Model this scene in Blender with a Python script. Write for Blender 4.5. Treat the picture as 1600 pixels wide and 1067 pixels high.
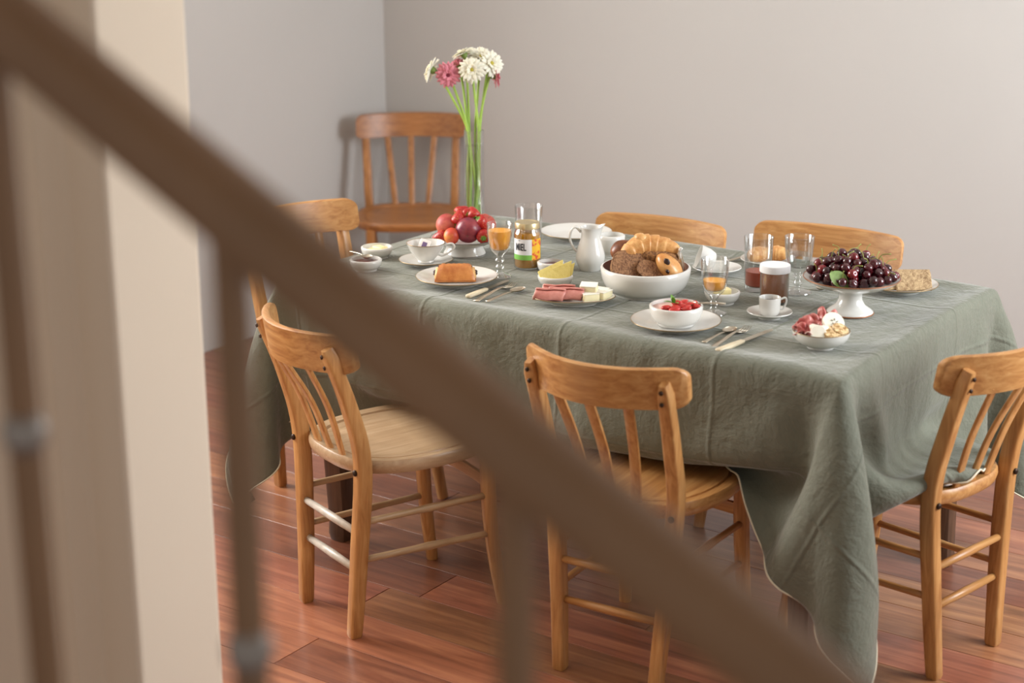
import bpy, bmesh, math, random, zlib, base64
import numpy as np
from mathutils import Vector, Matrix

for o in list(bpy.data.objects): bpy.data.objects.remove(o)
scene = bpy.context.scene
COL = scene.collection
PI = math.pi

def srgb(r, g, b):
    f = lambda c: c / 12.92 if c <= .04045 else ((c + .055) / 1.055) ** 2.4
    return (f(r / 255), f(g / 255), f(b / 255), 1)

# ------------------------------------------------------------------ camera
CAM_POS = Vector((1.4055, -3.2562, 1.87))
PITCH, YAW, ROLL = .2865, .60887, -.0036
fw = Vector((-math.sin(YAW) * math.cos(PITCH), math.cos(YAW) * math.cos(PITCH), -math.sin(PITCH)))
rt = Vector((math.cos(YAW), math.sin(YAW), 0)); up = rt.cross(fw)
rt, up = math.cos(ROLL) * rt + math.sin(ROLL) * up, -math.sin(ROLL) * rt + math.cos(ROLL) * up
cd = bpy.data.cameras.new('camera'); cam = bpy.data.objects.new('camera', cd); COL.objects.link(cam)
cam.matrix_world = Matrix(((rt.x, up.x, -fw.x, CAM_POS.x), (rt.y, up.y, -fw.y, CAM_POS.y), (rt.z, up.z, -fw.z, CAM_POS.z), (0, 0, 0, 1)))
cd.sensor_fit = 'HORIZONTAL'; cd.sensor_width = 36; cd.lens = 2650 / 1600 * 36
cd.clip_start = .05; cd.clip_end = 60
cd.dof.use_dof = True; cd.dof.focus_distance = 4.35; cd.dof.aperture_fstop = 2.3
scene.camera = cam

# ------------------------------------------------------------------ world, daylight, exposure
world = bpy.data.worlds.new('world'); scene.world = world; world.use_nodes = True
bg = world.node_tree.nodes['Background']
bg.inputs['Color'].default_value = (1.0, .95, .89, 1); bg.inputs['Strength'].default_value = .44

def area(name, loc, target, sx, sy, power, color):
    l = bpy.data.lights.new(name, 'AREA'); l.shape = 'RECTANGLE'; l.size = sx; l.size_y = sy
    l.energy = power; l.color = color
    o = bpy.data.objects.new(name, l); COL.objects.link(o); o.location = loc
    d = Vector(target) - Vector(loc)
    o.rotation_euler = d.to_track_quat('-Z', 'Y').to_euler()
    return o
area('daylight_left_window', (-3.3, -.35, 1.75), (0, -.35, .9), 1.25, 1.45, 100, (1.0, .97, .93))
area('daylight_right_window', (1.95, 1.05, 1.65), (-.5, 1.15, 1.0), 1.3, 1.5, 100, (.92, .96, 1.0))
scene.view_settings.view_transform = 'Standard'
scene.view_settings.look = 'None'
scene.view_settings.gamma = 1
scene.view_settings.use_curve_mapping = False
scene.view_settings.exposure = .2

# ------------------------------------------------------------------ helpers
def link(o, parent=None):
    COL.objects.link(o)
    if parent is not None: o.parent = parent
    return o

def mesh(name, verts, faces, mat, parent=None, smooth=True, angle=None):
    me = bpy.data.meshes.new(name); me.from_pydata([tuple(v) for v in verts], [], faces); me.update()
    if mat: me.materials.append(mat)
    if smooth:
        me.polygons.foreach_set('use_smooth', [True] * len(me.polygons))
        if angle: me.set_sharp_from_angle(angle=math.radians(angle))
    return link(bpy.data.objects.new(name, me), parent)

def tag(o, label=None, cat=None, group=None, kind=None):
    if label: o['label'] = label
    if cat: o['category'] = cat
    if group: o['group'] = group
    if kind: o['kind'] = kind
    return o

def thing(name, label, cat, loc=(0, 0, 0), rz=0, group=None):
    o = bpy.data.objects.new(name, None); o.empty_display_size = .05
    link(o); o.location = loc; o.rotation_euler = (0, 0, rz)
    return tag(o, label, cat, group)

def put(o, loc=None, rot=None):
    if loc is not None: o.location = loc
    if rot is not None: o.rotation_euler = rot
    return o

def join(*parts):
    V, F = [], []
    for v, f in parts:
        n = len(V); V += list(v); F += [tuple(i + n for i in q) for q in f]
    return V, F

def xf(vf, loc=(0, 0, 0), rot=(0, 0, 0), sc=(1, 1, 1)):
    from mathutils import Euler
    M = Matrix.Translation(loc) @ Euler(rot).to_matrix().to_4x4() @ Matrix.Diagonal((*sc, 1))
    return [M @ Vector(v) for v in vf[0]], vf[1]

def lathe(prof, seg=40, caps=True):
    V, F = [], []
    for r, z in prof:
        for k in range(seg):
            a = 2 * PI * k / seg
            V.append((r * math.cos(a), r * math.sin(a), z))
    n = len(prof)
    for i in range(n - 1):
        for k in range(seg):
            k2 = (k + 1) % seg
            F.append((i * seg + k, i * seg + k2, (i + 1) * seg + k2, (i + 1) * seg + k))
    if caps and prof[0][0] > 1e-5: F.append(tuple(range(seg - 1, -1, -1)))
    if caps and prof[-1][0] > 1e-5: F.append(tuple((n - 1) * seg + k for k in range(seg)))
    return V, F

def ring(R, z, r, seg=48, s2=6):
    V, F = [], []
    for k in range(seg):
        a = 2 * PI * k / seg
        for j in range(s2):
            b = 2 * PI * j / s2
            V.append(((R + r * math.cos(b)) * math.cos(a), (R + r * math.cos(b)) * math.sin(a), z + r * math.sin(b)))
    for k in range(seg):
        for j in range(s2):
            F.append((k * s2 + j, ((k + 1) % seg) * s2 + j, ((k + 1) % seg) * s2 + (j + 1) % s2, k * s2 + (j + 1) % s2))
    return V, F

def sweep(path, sizes, seg=12, n=2.0, upref=(0, 0, 1), caps=True, close=False):
    """superellipse section swept along a path; sizes = (a, b) half sizes, b along upref"""
    path = [Vector(p) for p in path]; m = len(path)
    if not isinstance(sizes, list): sizes = [sizes] * m
    V, F = [], []
    U = Vector(upref)
    for i, p in enumerate(path):
        t = (path[min(i + 1, m - 1)] - path[max(i - 1, 0)]).normalized()
        s = t.cross(U)
        if s.length < 1e-4: s = t.cross(Vector((1, 0, 0)))
        s.normalize(); w = s.cross(t).normalized()
        a, b = sizes[i] if isinstance(sizes[i], tuple) else (sizes[i], sizes[i])
        for k in range(seg):
            q = 2 * PI * (k + .5) / seg; c, d = math.cos(q), math.sin(q)
            x = a * math.copysign(abs(c) ** (2 / n), c); y = b * math.copysign(abs(d) ** (2 / n), d)
            V.append(p + s * x + w * y)
    for i in range(m - 1):
        for k in range(seg):
            k2 = (k + 1) % seg
            F.append((i * seg + k, i * seg + k2, (i + 1) * seg + k2, (i + 1) * seg + k))
    if caps:
        F.append(tuple(range(seg - 1, -1, -1))); F.append(tuple((m - 1) * seg + k for k in range(seg)))
    return V, F

def spline(pts, n):
    """Catmull-Rom through pts (tuples of any dim), n samples per span"""
    P = [np.array(p, float) for p in pts]; P = [2 * P[0] - P[1]] + P + [2 * P[-1] - P[-2]]
    out = []
    for i in range(1, len(P) - 2):
        for k in range(n):
            t = k / n
            out.append(.5 * (2 * P[i] + (P[i + 1] - P[i - 1]) * t + (2 * P[i - 1] - 5 * P[i] + 4 * P[i + 1] - P[i + 2]) * t * t + (3 * P[i] - P[i - 1] - 3 * P[i + 1] + P[i + 2]) * t ** 3))
    out.append(P[-2]); return out

def box(x0, x1, y0, y1, z0, z1, bev=0, seg=2):
    bm = bmesh.new(); bmesh.ops.create_cube(bm, size=1)
    for v in bm.verts:
        v.co = Vector(((x0 + x1) / 2 + v.co.x * (x1 - x0), (y0 + y1) / 2 + v.co.y * (y1 - y0), (z0 + z1) / 2 + v.co.z * (z1 - z0)))
    if bev: bmesh.ops.bevel(bm, geom=list(bm.edges), offset=bev, segments=seg, affect='EDGES', profile=.5)
    bm.verts.ensure_lookup_table()
    V = [v.co.copy() for v in bm.verts]; F = [tuple(v.index for v in f.verts) for f in bm.faces]; bm.free()
    return V, F

from mathutils import noise as mnoise
def blob(rx, ry, rz, amp=0, freq=30, seed=0, su=20, sv=12, n=2.0):
    V, F = [], []
    for j in range(sv + 1):
        ph = -PI / 2 + PI * j / sv
        for k in range(su):
            th = 2 * PI * k / su
            f = lambda q: math.copysign(abs(q) ** (2 / n), q)
            d = Vector((f(math.cos(ph)) * f(math.cos(th)) * rx, f(math.cos(ph)) * f(math.sin(th)) * ry, f(math.sin(ph)) * rz))
            if amp: d *= 1 + amp * mnoise.noise(d * freq + Vector((seed * 3.7, seed * 1.3, seed)))
            V.append(d)
    for j in range(sv):
        for k in range(su):
            F.append((j * su + k, j * su + (k + 1) % su, (j + 1) * su + (k + 1) % su, (j + 1) * su + k))
    return V, F

# ------------------------------------------------------------------ materials
class NT:
    def __init__(s, name):
        s.m = bpy.data.materials.new(name); s.m.use_nodes = True; s.t = s.m.node_tree
        s.b = s.t.nodes['Principled BSDF']
    def n(s, typ, **kw):
        q = s.t.nodes.new(typ)
        for k, v in kw.items():
            if k in q.inputs: q.inputs[k].default_value = v
            else: setattr(q, k, v)
        return q
    def l(s, a, b): s.t.links.new(a, b)
    def set(s, **kw):
        for k, v in kw.items(): s.b.inputs[k.replace('_', ' ')].default_value = v
        return s

def plain(name, col, rough=.5, vary=.0, scale=30, bump=0, spec=.5, sss=0, coat=0, metal=0):
    q = NT(name); q.set(Base_Color=col, Roughness=rough, Metallic=metal)
    q.b.inputs['Specular IOR Level'].default_value = spec
    if coat: q.b.inputs['Coat Weight'].default_value = coat
    if sss:
        q.b.inputs['Subsurface Weight'].default_value = sss; q.b.inputs['Subsurface Radius'].default_value = (.01, .006, .003)
        q.b.inputs['Subsurface Scale'].default_value = 1
    if vary or bump:
        tc = q.n('ShaderNodeTexCoord'); nz = q.n('ShaderNodeTexNoise', Scale=scale, Detail=5)
        q.l(tc.outputs['Object'], nz.inputs['Vector'])
        if vary:
            r = q.n('ShaderNodeValToRGB'); c = Vector(col[:3])
            r.color_ramp.elements[0].position = .3; r.color_ramp.elements[1].position = .7
            r.color_ramp.elements[0].color = (*[x * (1 - vary) for x in c], 1); r.color_ramp.elements[1].color = (*[min(1, x * (1 + vary)) for x in c], 1)
            q.l(nz.outputs['Fac'], r.inputs['Fac']); q.l(r.outputs['Color'], q.b.inputs['Base Color'])
        if bump:
            bp = q.n('ShaderNodeBump', Strength=bump, Distance=.002); q.l(nz.outputs['Fac'], bp.inputs['Height']); q.l(bp.outputs['Normal'], q.b.inputs['Normal'])
    return q.m

def two_tone(name, c1, c2, scale, rough=.5, lo=.4, hi=.6, bump=.3, dist=.002, detail=6):
    q = NT(name); q.set(Roughness=rough)
    tc = q.n('ShaderNodeTexCoord'); nz = q.n('ShaderNodeTexNoise', Scale=scale, Detail=detail, Roughness=.65)
    q.l(tc.outputs['Object'], nz.inputs['Vector'])
    r = q.n('ShaderNodeValToRGB'); e = r.color_ramp.elements
    e[0].position = lo; e[0].color = c1; e[1].position = hi; e[1].color = c2
    q.l(nz.outputs['Fac'], r.inputs['Fac']); q.l(r.outputs['Color'], q.b.inputs['Base Color'])
    if bump:
        bp = q.n('ShaderNodeBump', Strength=bump, Distance=dist); q.l(nz.outputs['Fac'], bp.inputs['Height']); q.l(bp.outputs['Normal'], q.b.inputs['Normal'])
    return q.m

def wood(name, dark, mid, light, axis, rough=.38, stretch=14, scale=5, coat=.15):
    q = NT(name); q.set(Roughness=rough); q.b.inputs['Coat Weight'].default_value = coat; q.b.inputs['Coat Roughness'].default_value = .25
    tc = q.n('ShaderNodeTexCoord'); mp = q.n('ShaderNodeMapping')
    sc = [stretch] * 3; sc[axis] = 1.0
    mp.inputs['Scale'].default_value = sc
    oi = q.n('ShaderNodeObjectInfo'); av = q.n('ShaderNodeVectorMath', operation='MULTIPLY_ADD')
    cb = q.n('ShaderNodeCombineXYZ'); q.l(oi.outputs['Random'], cb.inputs[0]); q.l(oi.outputs['Random'], cb.inputs[1]); q.l(oi.outputs['Random'], cb.inputs[2])
    av.inputs[1].default_value = (17, 9, 23); q.l(cb.outputs[0], av.inputs[0]); q.l(tc.outputs['Object'], av.inputs[2])
    q.l(av.outputs[0], mp.inputs['Vector'])
    n1 = q.n('ShaderNodeTexNoise', Scale=scale, Detail=6, Roughness=.6, Distortion=.6); q.l(mp.outputs['Vector'], n1.inputs['Vector'])
    r = q.n('ShaderNodeValToRGB'); e = r.color_ramp.elements
    e[0].position = .28; e[0].color = dark; e[1].position = .72; e[1].color = light
    k = e.new(.5); k.color = mid
    q.l(n1.outputs['Fac'], r.inputs['Fac'])
    n2 = q.n('ShaderNodeTexNoise', Scale=6, Detail=3); q.l(av.outputs[0], n2.inputs['Vector'])
    mx = q.n('ShaderNodeMix', data_type='RGBA', blend_type='MULTIPLY'); mx.inputs[0].default_value = .45
    r2 = q.n('ShaderNodeValToRGB'); r2.color_ramp.elements[0].position = .3; r2.color_ramp.elements[0].color = (.55, .5, .45, 1); r2.color_ramp.elements[1].position = .65; r2.color_ramp.elements[1].color = (1, 1, 1, 1)
    q.l(n2.outputs['Fac'], r2.inputs['Fac']); q.l(r.outputs['Color'], mx.inputs[6]); q.l(r2.outputs['Color'], mx.inputs[7])
    q.l(mx.outputs[2], q.b.inputs['Base Color'])
    bp = q.n('ShaderNodeBump', Strength=.12, Distance=.001); q.l(n1.outputs['Fac'], bp.inputs['Height']); q.l(bp.outputs['Normal'], q.b.inputs['Normal'])
    return q.m

def glass(name, col=(1, 1, 1, 1), gloss=.35, base=.04, edge=.6):
    """thin clear glass: see-through with mirror reflections that strengthen at grazing angles"""
    q = NT(name); q.t.nodes.remove(q.b)
    out = [n for n in q.t.nodes if n.type == 'OUTPUT_MATERIAL'][0]
    tr = q.n('ShaderNodeBsdfTransparent'); tr.inputs['Color'].default_value = col
    gl = q.n('ShaderNodeBsdfGlossy', Roughness=.02)
    lw = q.n('ShaderNodeLayerWeight', Blend=.35); mr = q.n('ShaderNodeMapRange'); mr.inputs['To Min'].default_value = base; mr.inputs['To Max'].default_value = gloss
    q.l(lw.outputs['Facing'], mr.inputs['Value'])
    cm = q.n('ShaderNodeMix', data_type='RGBA'); cm.inputs[6].default_value = col; cm.inputs[7].default_value = tuple(c * edge for c in col[:3]) + (1,)
    pw = q.n('ShaderNodeMath', operation='POWER'); pw.inputs[1].default_value = 3; q.l(lw.outputs['Facing'], pw.inputs[0]); q.l(pw.outputs[0], cm.inputs[0]); q.l(cm.outputs[2], tr.inputs['Color'])
    mx = q.n('ShaderNodeMixShader'); q.l(mr.outputs[0], mx.inputs[0]); q.l(tr.outputs[0], mx.inputs[1]); q.l(gl.outputs[0], mx.inputs[2]); q.l(mx.outputs[0], out.inputs['Surface'])
    return q.m

def wall_mat(name, c1, c2):
    q = NT(name); q.set(Roughness=.85); q.b.inputs['Specular IOR Level'].default_value = .2
    tc = q.n('ShaderNodeTexCoord'); nz = q.n('ShaderNodeTexNoise', Scale=1.3, Detail=4); q.l(tc.outputs['Object'], nz.inputs['Vector'])
    mx = q.n('ShaderNodeMix', data_type='RGBA'); mx.inputs[6].default_value = c1; mx.inputs[7].default_value = c2
    q.l(nz.outputs['Fac'], mx.inputs[0]); q.l(mx.outputs[2], q.b.inputs['Base Color'])
    n2 = q.n('ShaderNodeTexNoise', Scale=160, Detail=3); q.l(tc.outputs['Object'], n2.inputs['Vector'])
    bp = q.n('ShaderNodeBump', Strength=.06, Distance=.002); q.l(n2.outputs['Fac'], bp.inputs['Height']); q.l(bp.outputs['Normal'], q.b.inputs['Normal'])
    return q.m

M = {}
M['wall'] = wall_mat('wall_paint_grey', srgb(192, 190, 187), srgb(199, 197, 194))
M['cream'] = wall_mat('wall_paint_cream', srgb(232, 217, 196), srgb(236, 222, 203))
M['white_trim'] = plain('white_trim', srgb(225, 222, 216), .5)
M['ceiling'] = plain('ceiling_paint', srgb(225, 222, 216), .9)
_d, _m, _l = srgb(164, 108, 58), srgb(196, 142, 84), srgb(214, 166, 108)
for i, a in enumerate('xyz'):
    M['oak_' + a] = wood('honey_wood_' + a, _d, _m, _l, i)
M['seat_pale'] = wood('pale_worn_wood', srgb(172, 140, 106), srgb(190, 160, 126), srgb(204, 176, 144), 1, rough=.3)
M['oak_dark'] = wood('darker_wood', srgb(128, 80, 40), srgb(166, 108, 58), srgb(186, 128, 76), 0)
M['oak_dark_z'] = wood('darker_wood_z', srgb(128, 80, 40), srgb(168, 112, 60), srgb(188, 132, 78), 2)
M['table_wood'] = wood('table_wood', srgb(70, 48, 34), srgb(92, 66, 48), srgb(110, 82, 62), 2, rough=.5)
M['bolt'] = plain('dark_bolt', srgb(58, 42, 32), .45, metal=.7)
M['collar'] = plain('grey_metal_collar', srgb(150, 142, 136), .4, metal=.6)
M['rail_paint'] = plain('brown_rail_paint', srgb(130, 97, 68), .55, vary=.08, scale=8)
M['porcelain'] = plain('white_porcelain', srgb(216, 215, 210), .18, spec=.5, coat=.3)
M['porcelain_grey'] = plain('grey_white_stoneware', srgb(220, 218, 210), .3)
M['inner_brown'] = plain('brown_glazed_inside', srgb(150, 112, 96), .35)
M['rim_gold'] = plain('tarnished_gold_rim', srgb(150, 128, 96), .3, metal=.6)
M['rim_copper'] = plain('copper_rim', srgb(150, 100, 68), .35, metal=.4)
M['glass'] = glass('clear_glass', (.985, .99, .988, 1), .7, .05, .72)
M['water'] = glass('water', (.97, .985, .98, 1), .3, .03)
M['silver'] = plain('worn_silver', srgb(196, 186, 168), .28, metal=1)
M['bone'] = plain('ivory_handle', srgb(214, 200, 170), .4, vary=.08)
M['juice'] = plain('orange_juice', srgb(252, 172, 30), .35)
M['juice_top'] = plain('juice_foam', srgb(246, 190, 90), .5, sss=.3)
M['red_juice'] = plain('red_juice', srgb(190, 84, 58), .25)
# ------------------------------------------------------------------ the setting
XL, YB, ZC, XR = -3.113, 2.30, 2.75, 1.75
def wall_with_hole(name, mat, plane, at, a0, a1, h0, h1, z0, z1, th):
    """vertical wall with one window opening, built of four solid pieces in one mesh"""
    parts = []
    for (p0, p1, q0, q1) in ((a0, h0, 0, ZC), (h1, a1, 0, ZC), (h0, h1, 0, z0), (h0, h1, z1, ZC)):
        parts.append(box(min(at, at + th), max(at, at + th), p0, p1, q0, q1))
    v, f = join(*parts)
    return tag(mesh(name, v, f, mat, smooth=False), kind='structure')
wl = wall_with_hole('wall_left', M['wall'], 'x', XL, -4.5, YB, -1.0, .3, .95, 2.45, -.16)
wr = wall_with_hole('wall_right', M['wall'], 'x', XR, 0.0, YB, 0.4, 1.7, .9, 2.45, .16)
tag(mesh('wall_back', *box(XL - .16, XR + .16, YB, YB + .16, 0, ZC), M['wall'], smooth=False), kind='structure')
tag(mesh('ceiling', *box(XL - .16, XR + .16, -4.5, YB + .16, ZC, ZC + .1), M['ceiling'], smooth=False), kind='structure')
def window_frame(name, x, y0, y1, z0, z1):
    r = bpy.data.objects.new(name, None); link(r); tag(r, kind='structure'); r.location = (x, (y0 + y1) / 2, z0)
    w, h = (y1 - y0) / 2, z1 - z0
    for nm, b in (('window_stile', (-.03, .03, -w, -w + .05, 0, h)), ('window_stile', (-.03, .03, w - .05, w, 0, h)), ('window_mullion', (-.03, .03, -.03, .03, 0, h)),
                  ('window_sill', (-.06, .1 if x < 0 else .06, -w, w, 0, .05)), ('window_head', (-.03, .03, -w, w, h - .05, h))):
        mesh(nm, *box(*b, bev=.004, seg=1), M['white_trim'], r, smooth=False)
window_frame('window_1', XL - .08, -1.0, .3, .95, 2.45)
window_frame('window_2', XR + .08, 0.4, 1.7, .9, 2.45)

# wall end beside the stairs: stepped cream-painted reveal
sec = [(-.74, -1.1506), (-.74, -1.3619), (-.8357, -1.3619), (-.858, -1.4030), (-.858, -1.4830), (-1.9, -1.4830), (-1.9, -1.1506)]
n = len(sec)
V = [(x, y, 0) for x, y in sec] + [(x, y, ZC) for x, y in sec]
F = [tuple(range(n)), tuple(range(2 * n - 1, n - 1, -1))] + [((i + 1) % n, i, i + n, (i + 1) % n + n) for i in range(n)]
ws = tag(mesh('wall_stairwell', V, F, M['cream'], smooth=False), kind='structure')
bv = ws.modifiers.new('bevel', 'BEVEL'); bv.width = .012; bv.segments = 3; bv.limit_method = 'ANGLE'; bv.angle_limit = .6

# floorboards: each board is a part of the floor
def board_material():
    q = NT('floorboard_varnish'); q.set(Roughness=.3); q.b.inputs['Coat Weight'].default_value = .35; q.b.inputs['Coat Roughness'].default_value = .2
    tc = q.n('ShaderNodeTexCoord'); oi = q.n('ShaderNodeObjectInfo')
    cb = q.n('ShaderNodeCombineXYZ'); q.l(oi.outputs['Random'], cb.inputs[0]); q.l(oi.outputs['Random'], cb.inputs[1])
    av = q.n('ShaderNodeVectorMath', operation='MULTIPLY_ADD'); av.inputs[1].default_value = (31, 17, 3); q.l(cb.outputs[0], av.inputs[0]); q.l(tc.outputs['Object'], av.inputs[2])
    mp = q.n('ShaderNodeMapping'); mp.inputs['Scale'].default_value = (1.0, 14, 14); q.l(av.outputs[0], mp.inputs['Vector'])
    n1 = q.n('ShaderNodeTexNoise', Scale=2.2, Detail=7, Roughness=.62, Distortion=.8); q.l(mp.outputs[0], n1.inputs['Vector'])
    r = q.n('ShaderNodeValToRGB'); e = r.color_ramp.elements
    e[0].position = .25; e[0].color = srgb(116, 72, 52); e[1].position = .8; e[1].color = srgb(196, 138, 98)
    k = e.new(.52); k.color = srgb(160, 102, 74)
    q.l(n1.outputs['Fac'], r.inputs['Fac'])
    hs = q.n('ShaderNodeHueSaturation'); mr = q.n('ShaderNodeMapRange'); mr.inputs['To Min'].default_value = .68; mr.inputs['To Max'].default_value = 1.18
    q.l(oi.outputs['Random'], mr.inputs['Value']); q.l(mr.outputs[0], hs.inputs['Value'])
    mh = q.n('ShaderNodeMapRange'); mh.inputs['To Min'].default_value = .49; mh.inputs['To Max'].default_value = .512
    ml = q.n('ShaderNodeMath', operation='FRACT'); mm = q.n('ShaderNodeMath', operation='MULTIPLY'); mm.inputs[1].default_value = 7.3
    q.l(oi.outputs['Random'], mm.inputs[0]); q.l(mm.outputs[0], ml.inputs[0]); q.l(ml.outputs[0], mh.inputs['Value']); q.l(mh.outputs[0], hs.inputs['Hue'])
    q.l(r.outputs['Color'], hs.inputs['Color']); q.l(hs.outputs['Color'], q.b.inputs['Base Color'])
    n2 = q.n('ShaderNodeTexNoise', Scale=9, Detail=4); q.l(av.outputs[0], n2.inputs['Vector'])
    m2 = q.n('ShaderNodeMapRange'); m2.inputs['To Min'].default_value = .2; m2.inputs['To Max'].default_value = .48; q.l(n2.outputs['Fac'], m2.inputs['Value']); q.l(m2.outputs[0], q.b.inputs['Roughness'])
    bp = q.n('ShaderNodeBump', Strength=.12, Distance=.002); q.l(n1.outputs['Fac'], bp.inputs['Height']); q.l(bp.outputs['Normal'], q.b.inputs['Normal'])
    return q.m
M['board'] = board_material()
M['subfloor'] = plain('dark_subfloor', srgb(48, 30, 22), .9)
floor = tag(mesh('floor', *box(XL - .16, XR + .16, -4.5, YB + .16, -.08, -.02), M['subfloor'], smooth=False), kind='structure')
rnd = random.Random(11)
y, bw = -4.2, .163
y = .553 - 29 * bw
while y < YB:
    x = XL + rnd.uniform(-1.6, -.2)
    while x < XR:
        L = rnd.uniform(1.9, 3.2); x0, x1 = max(x, XL), min(x + L, XR)
        if x1 - x0 > .05:
            b = mesh('floorboard', *box(-(x1 - x0) / 2 + .0008, (x1 - x0) / 2 - .0008, -bw / 2 + .0007, bw / 2 - .0007, -.02, 0, bev=.0007, seg=1), M['board'], floor, smooth=False)
            b.location = ((x0 + x1) / 2, y + bw / 2, rnd.uniform(-.0006, 0))
        x += L
    y += bw

# ------------------------------------------------------------------ stair balustrade (near the camera, out of focus)
bal = thing('stair_balustrade', 'brown painted stair balustrade with sloping handrail, blurred in the foreground', 'balustrade', (.607, -2.44, 0))
def rz_at(x): return 1.631 - .526 * (x - .607)
X0 = .607
mesh('handrail', *sweep([(x - X0, 0, rz_at(x)) for x in np.linspace(-.4, 1.72, 22)], (.024, .0255), 20, 3.2, (0, 0, 1)), M['rail_paint'], bal, angle=50)
STR = .95
mesh('stringer', *sweep([(x - X0, 0, rz_at(x) - STR) for x in (-.4, .6, 1.68)], (.022, .14), 8, 8, (0, 0, 1)), M['rail_paint'], bal, smooth=False)
for x in (-.105, .131, .368, .601, .839, 1.075, 1.311):
    zt, zb = rz_at(x) - .015, rz_at(x) - STR + .1
    bl = mesh('baluster', *sweep([(x - X0, 0, zb), (x - X0, 0, zt)], (.0115, .0115), 12, 4, (0, 1, 0)), M['rail_paint'], bal, angle=40)
    mesh('baluster_collar', *xf(lathe([(0, -.017), (.013, -.016), (.018, -.007), (.018, .007), (.013, .016), (0, .017)], 20), (x - X0, 0, rz_at(x) - .332)), M['collar'], bl)
mesh('newel_post', *sweep([(1.60 - X0, 0, 0), (1.60 - X0, 0, rz_at(1.60) + .03)], (.04, .04), 12, 6, (0, 1, 0)), M['rail_paint'], bal, angle=40)

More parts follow.
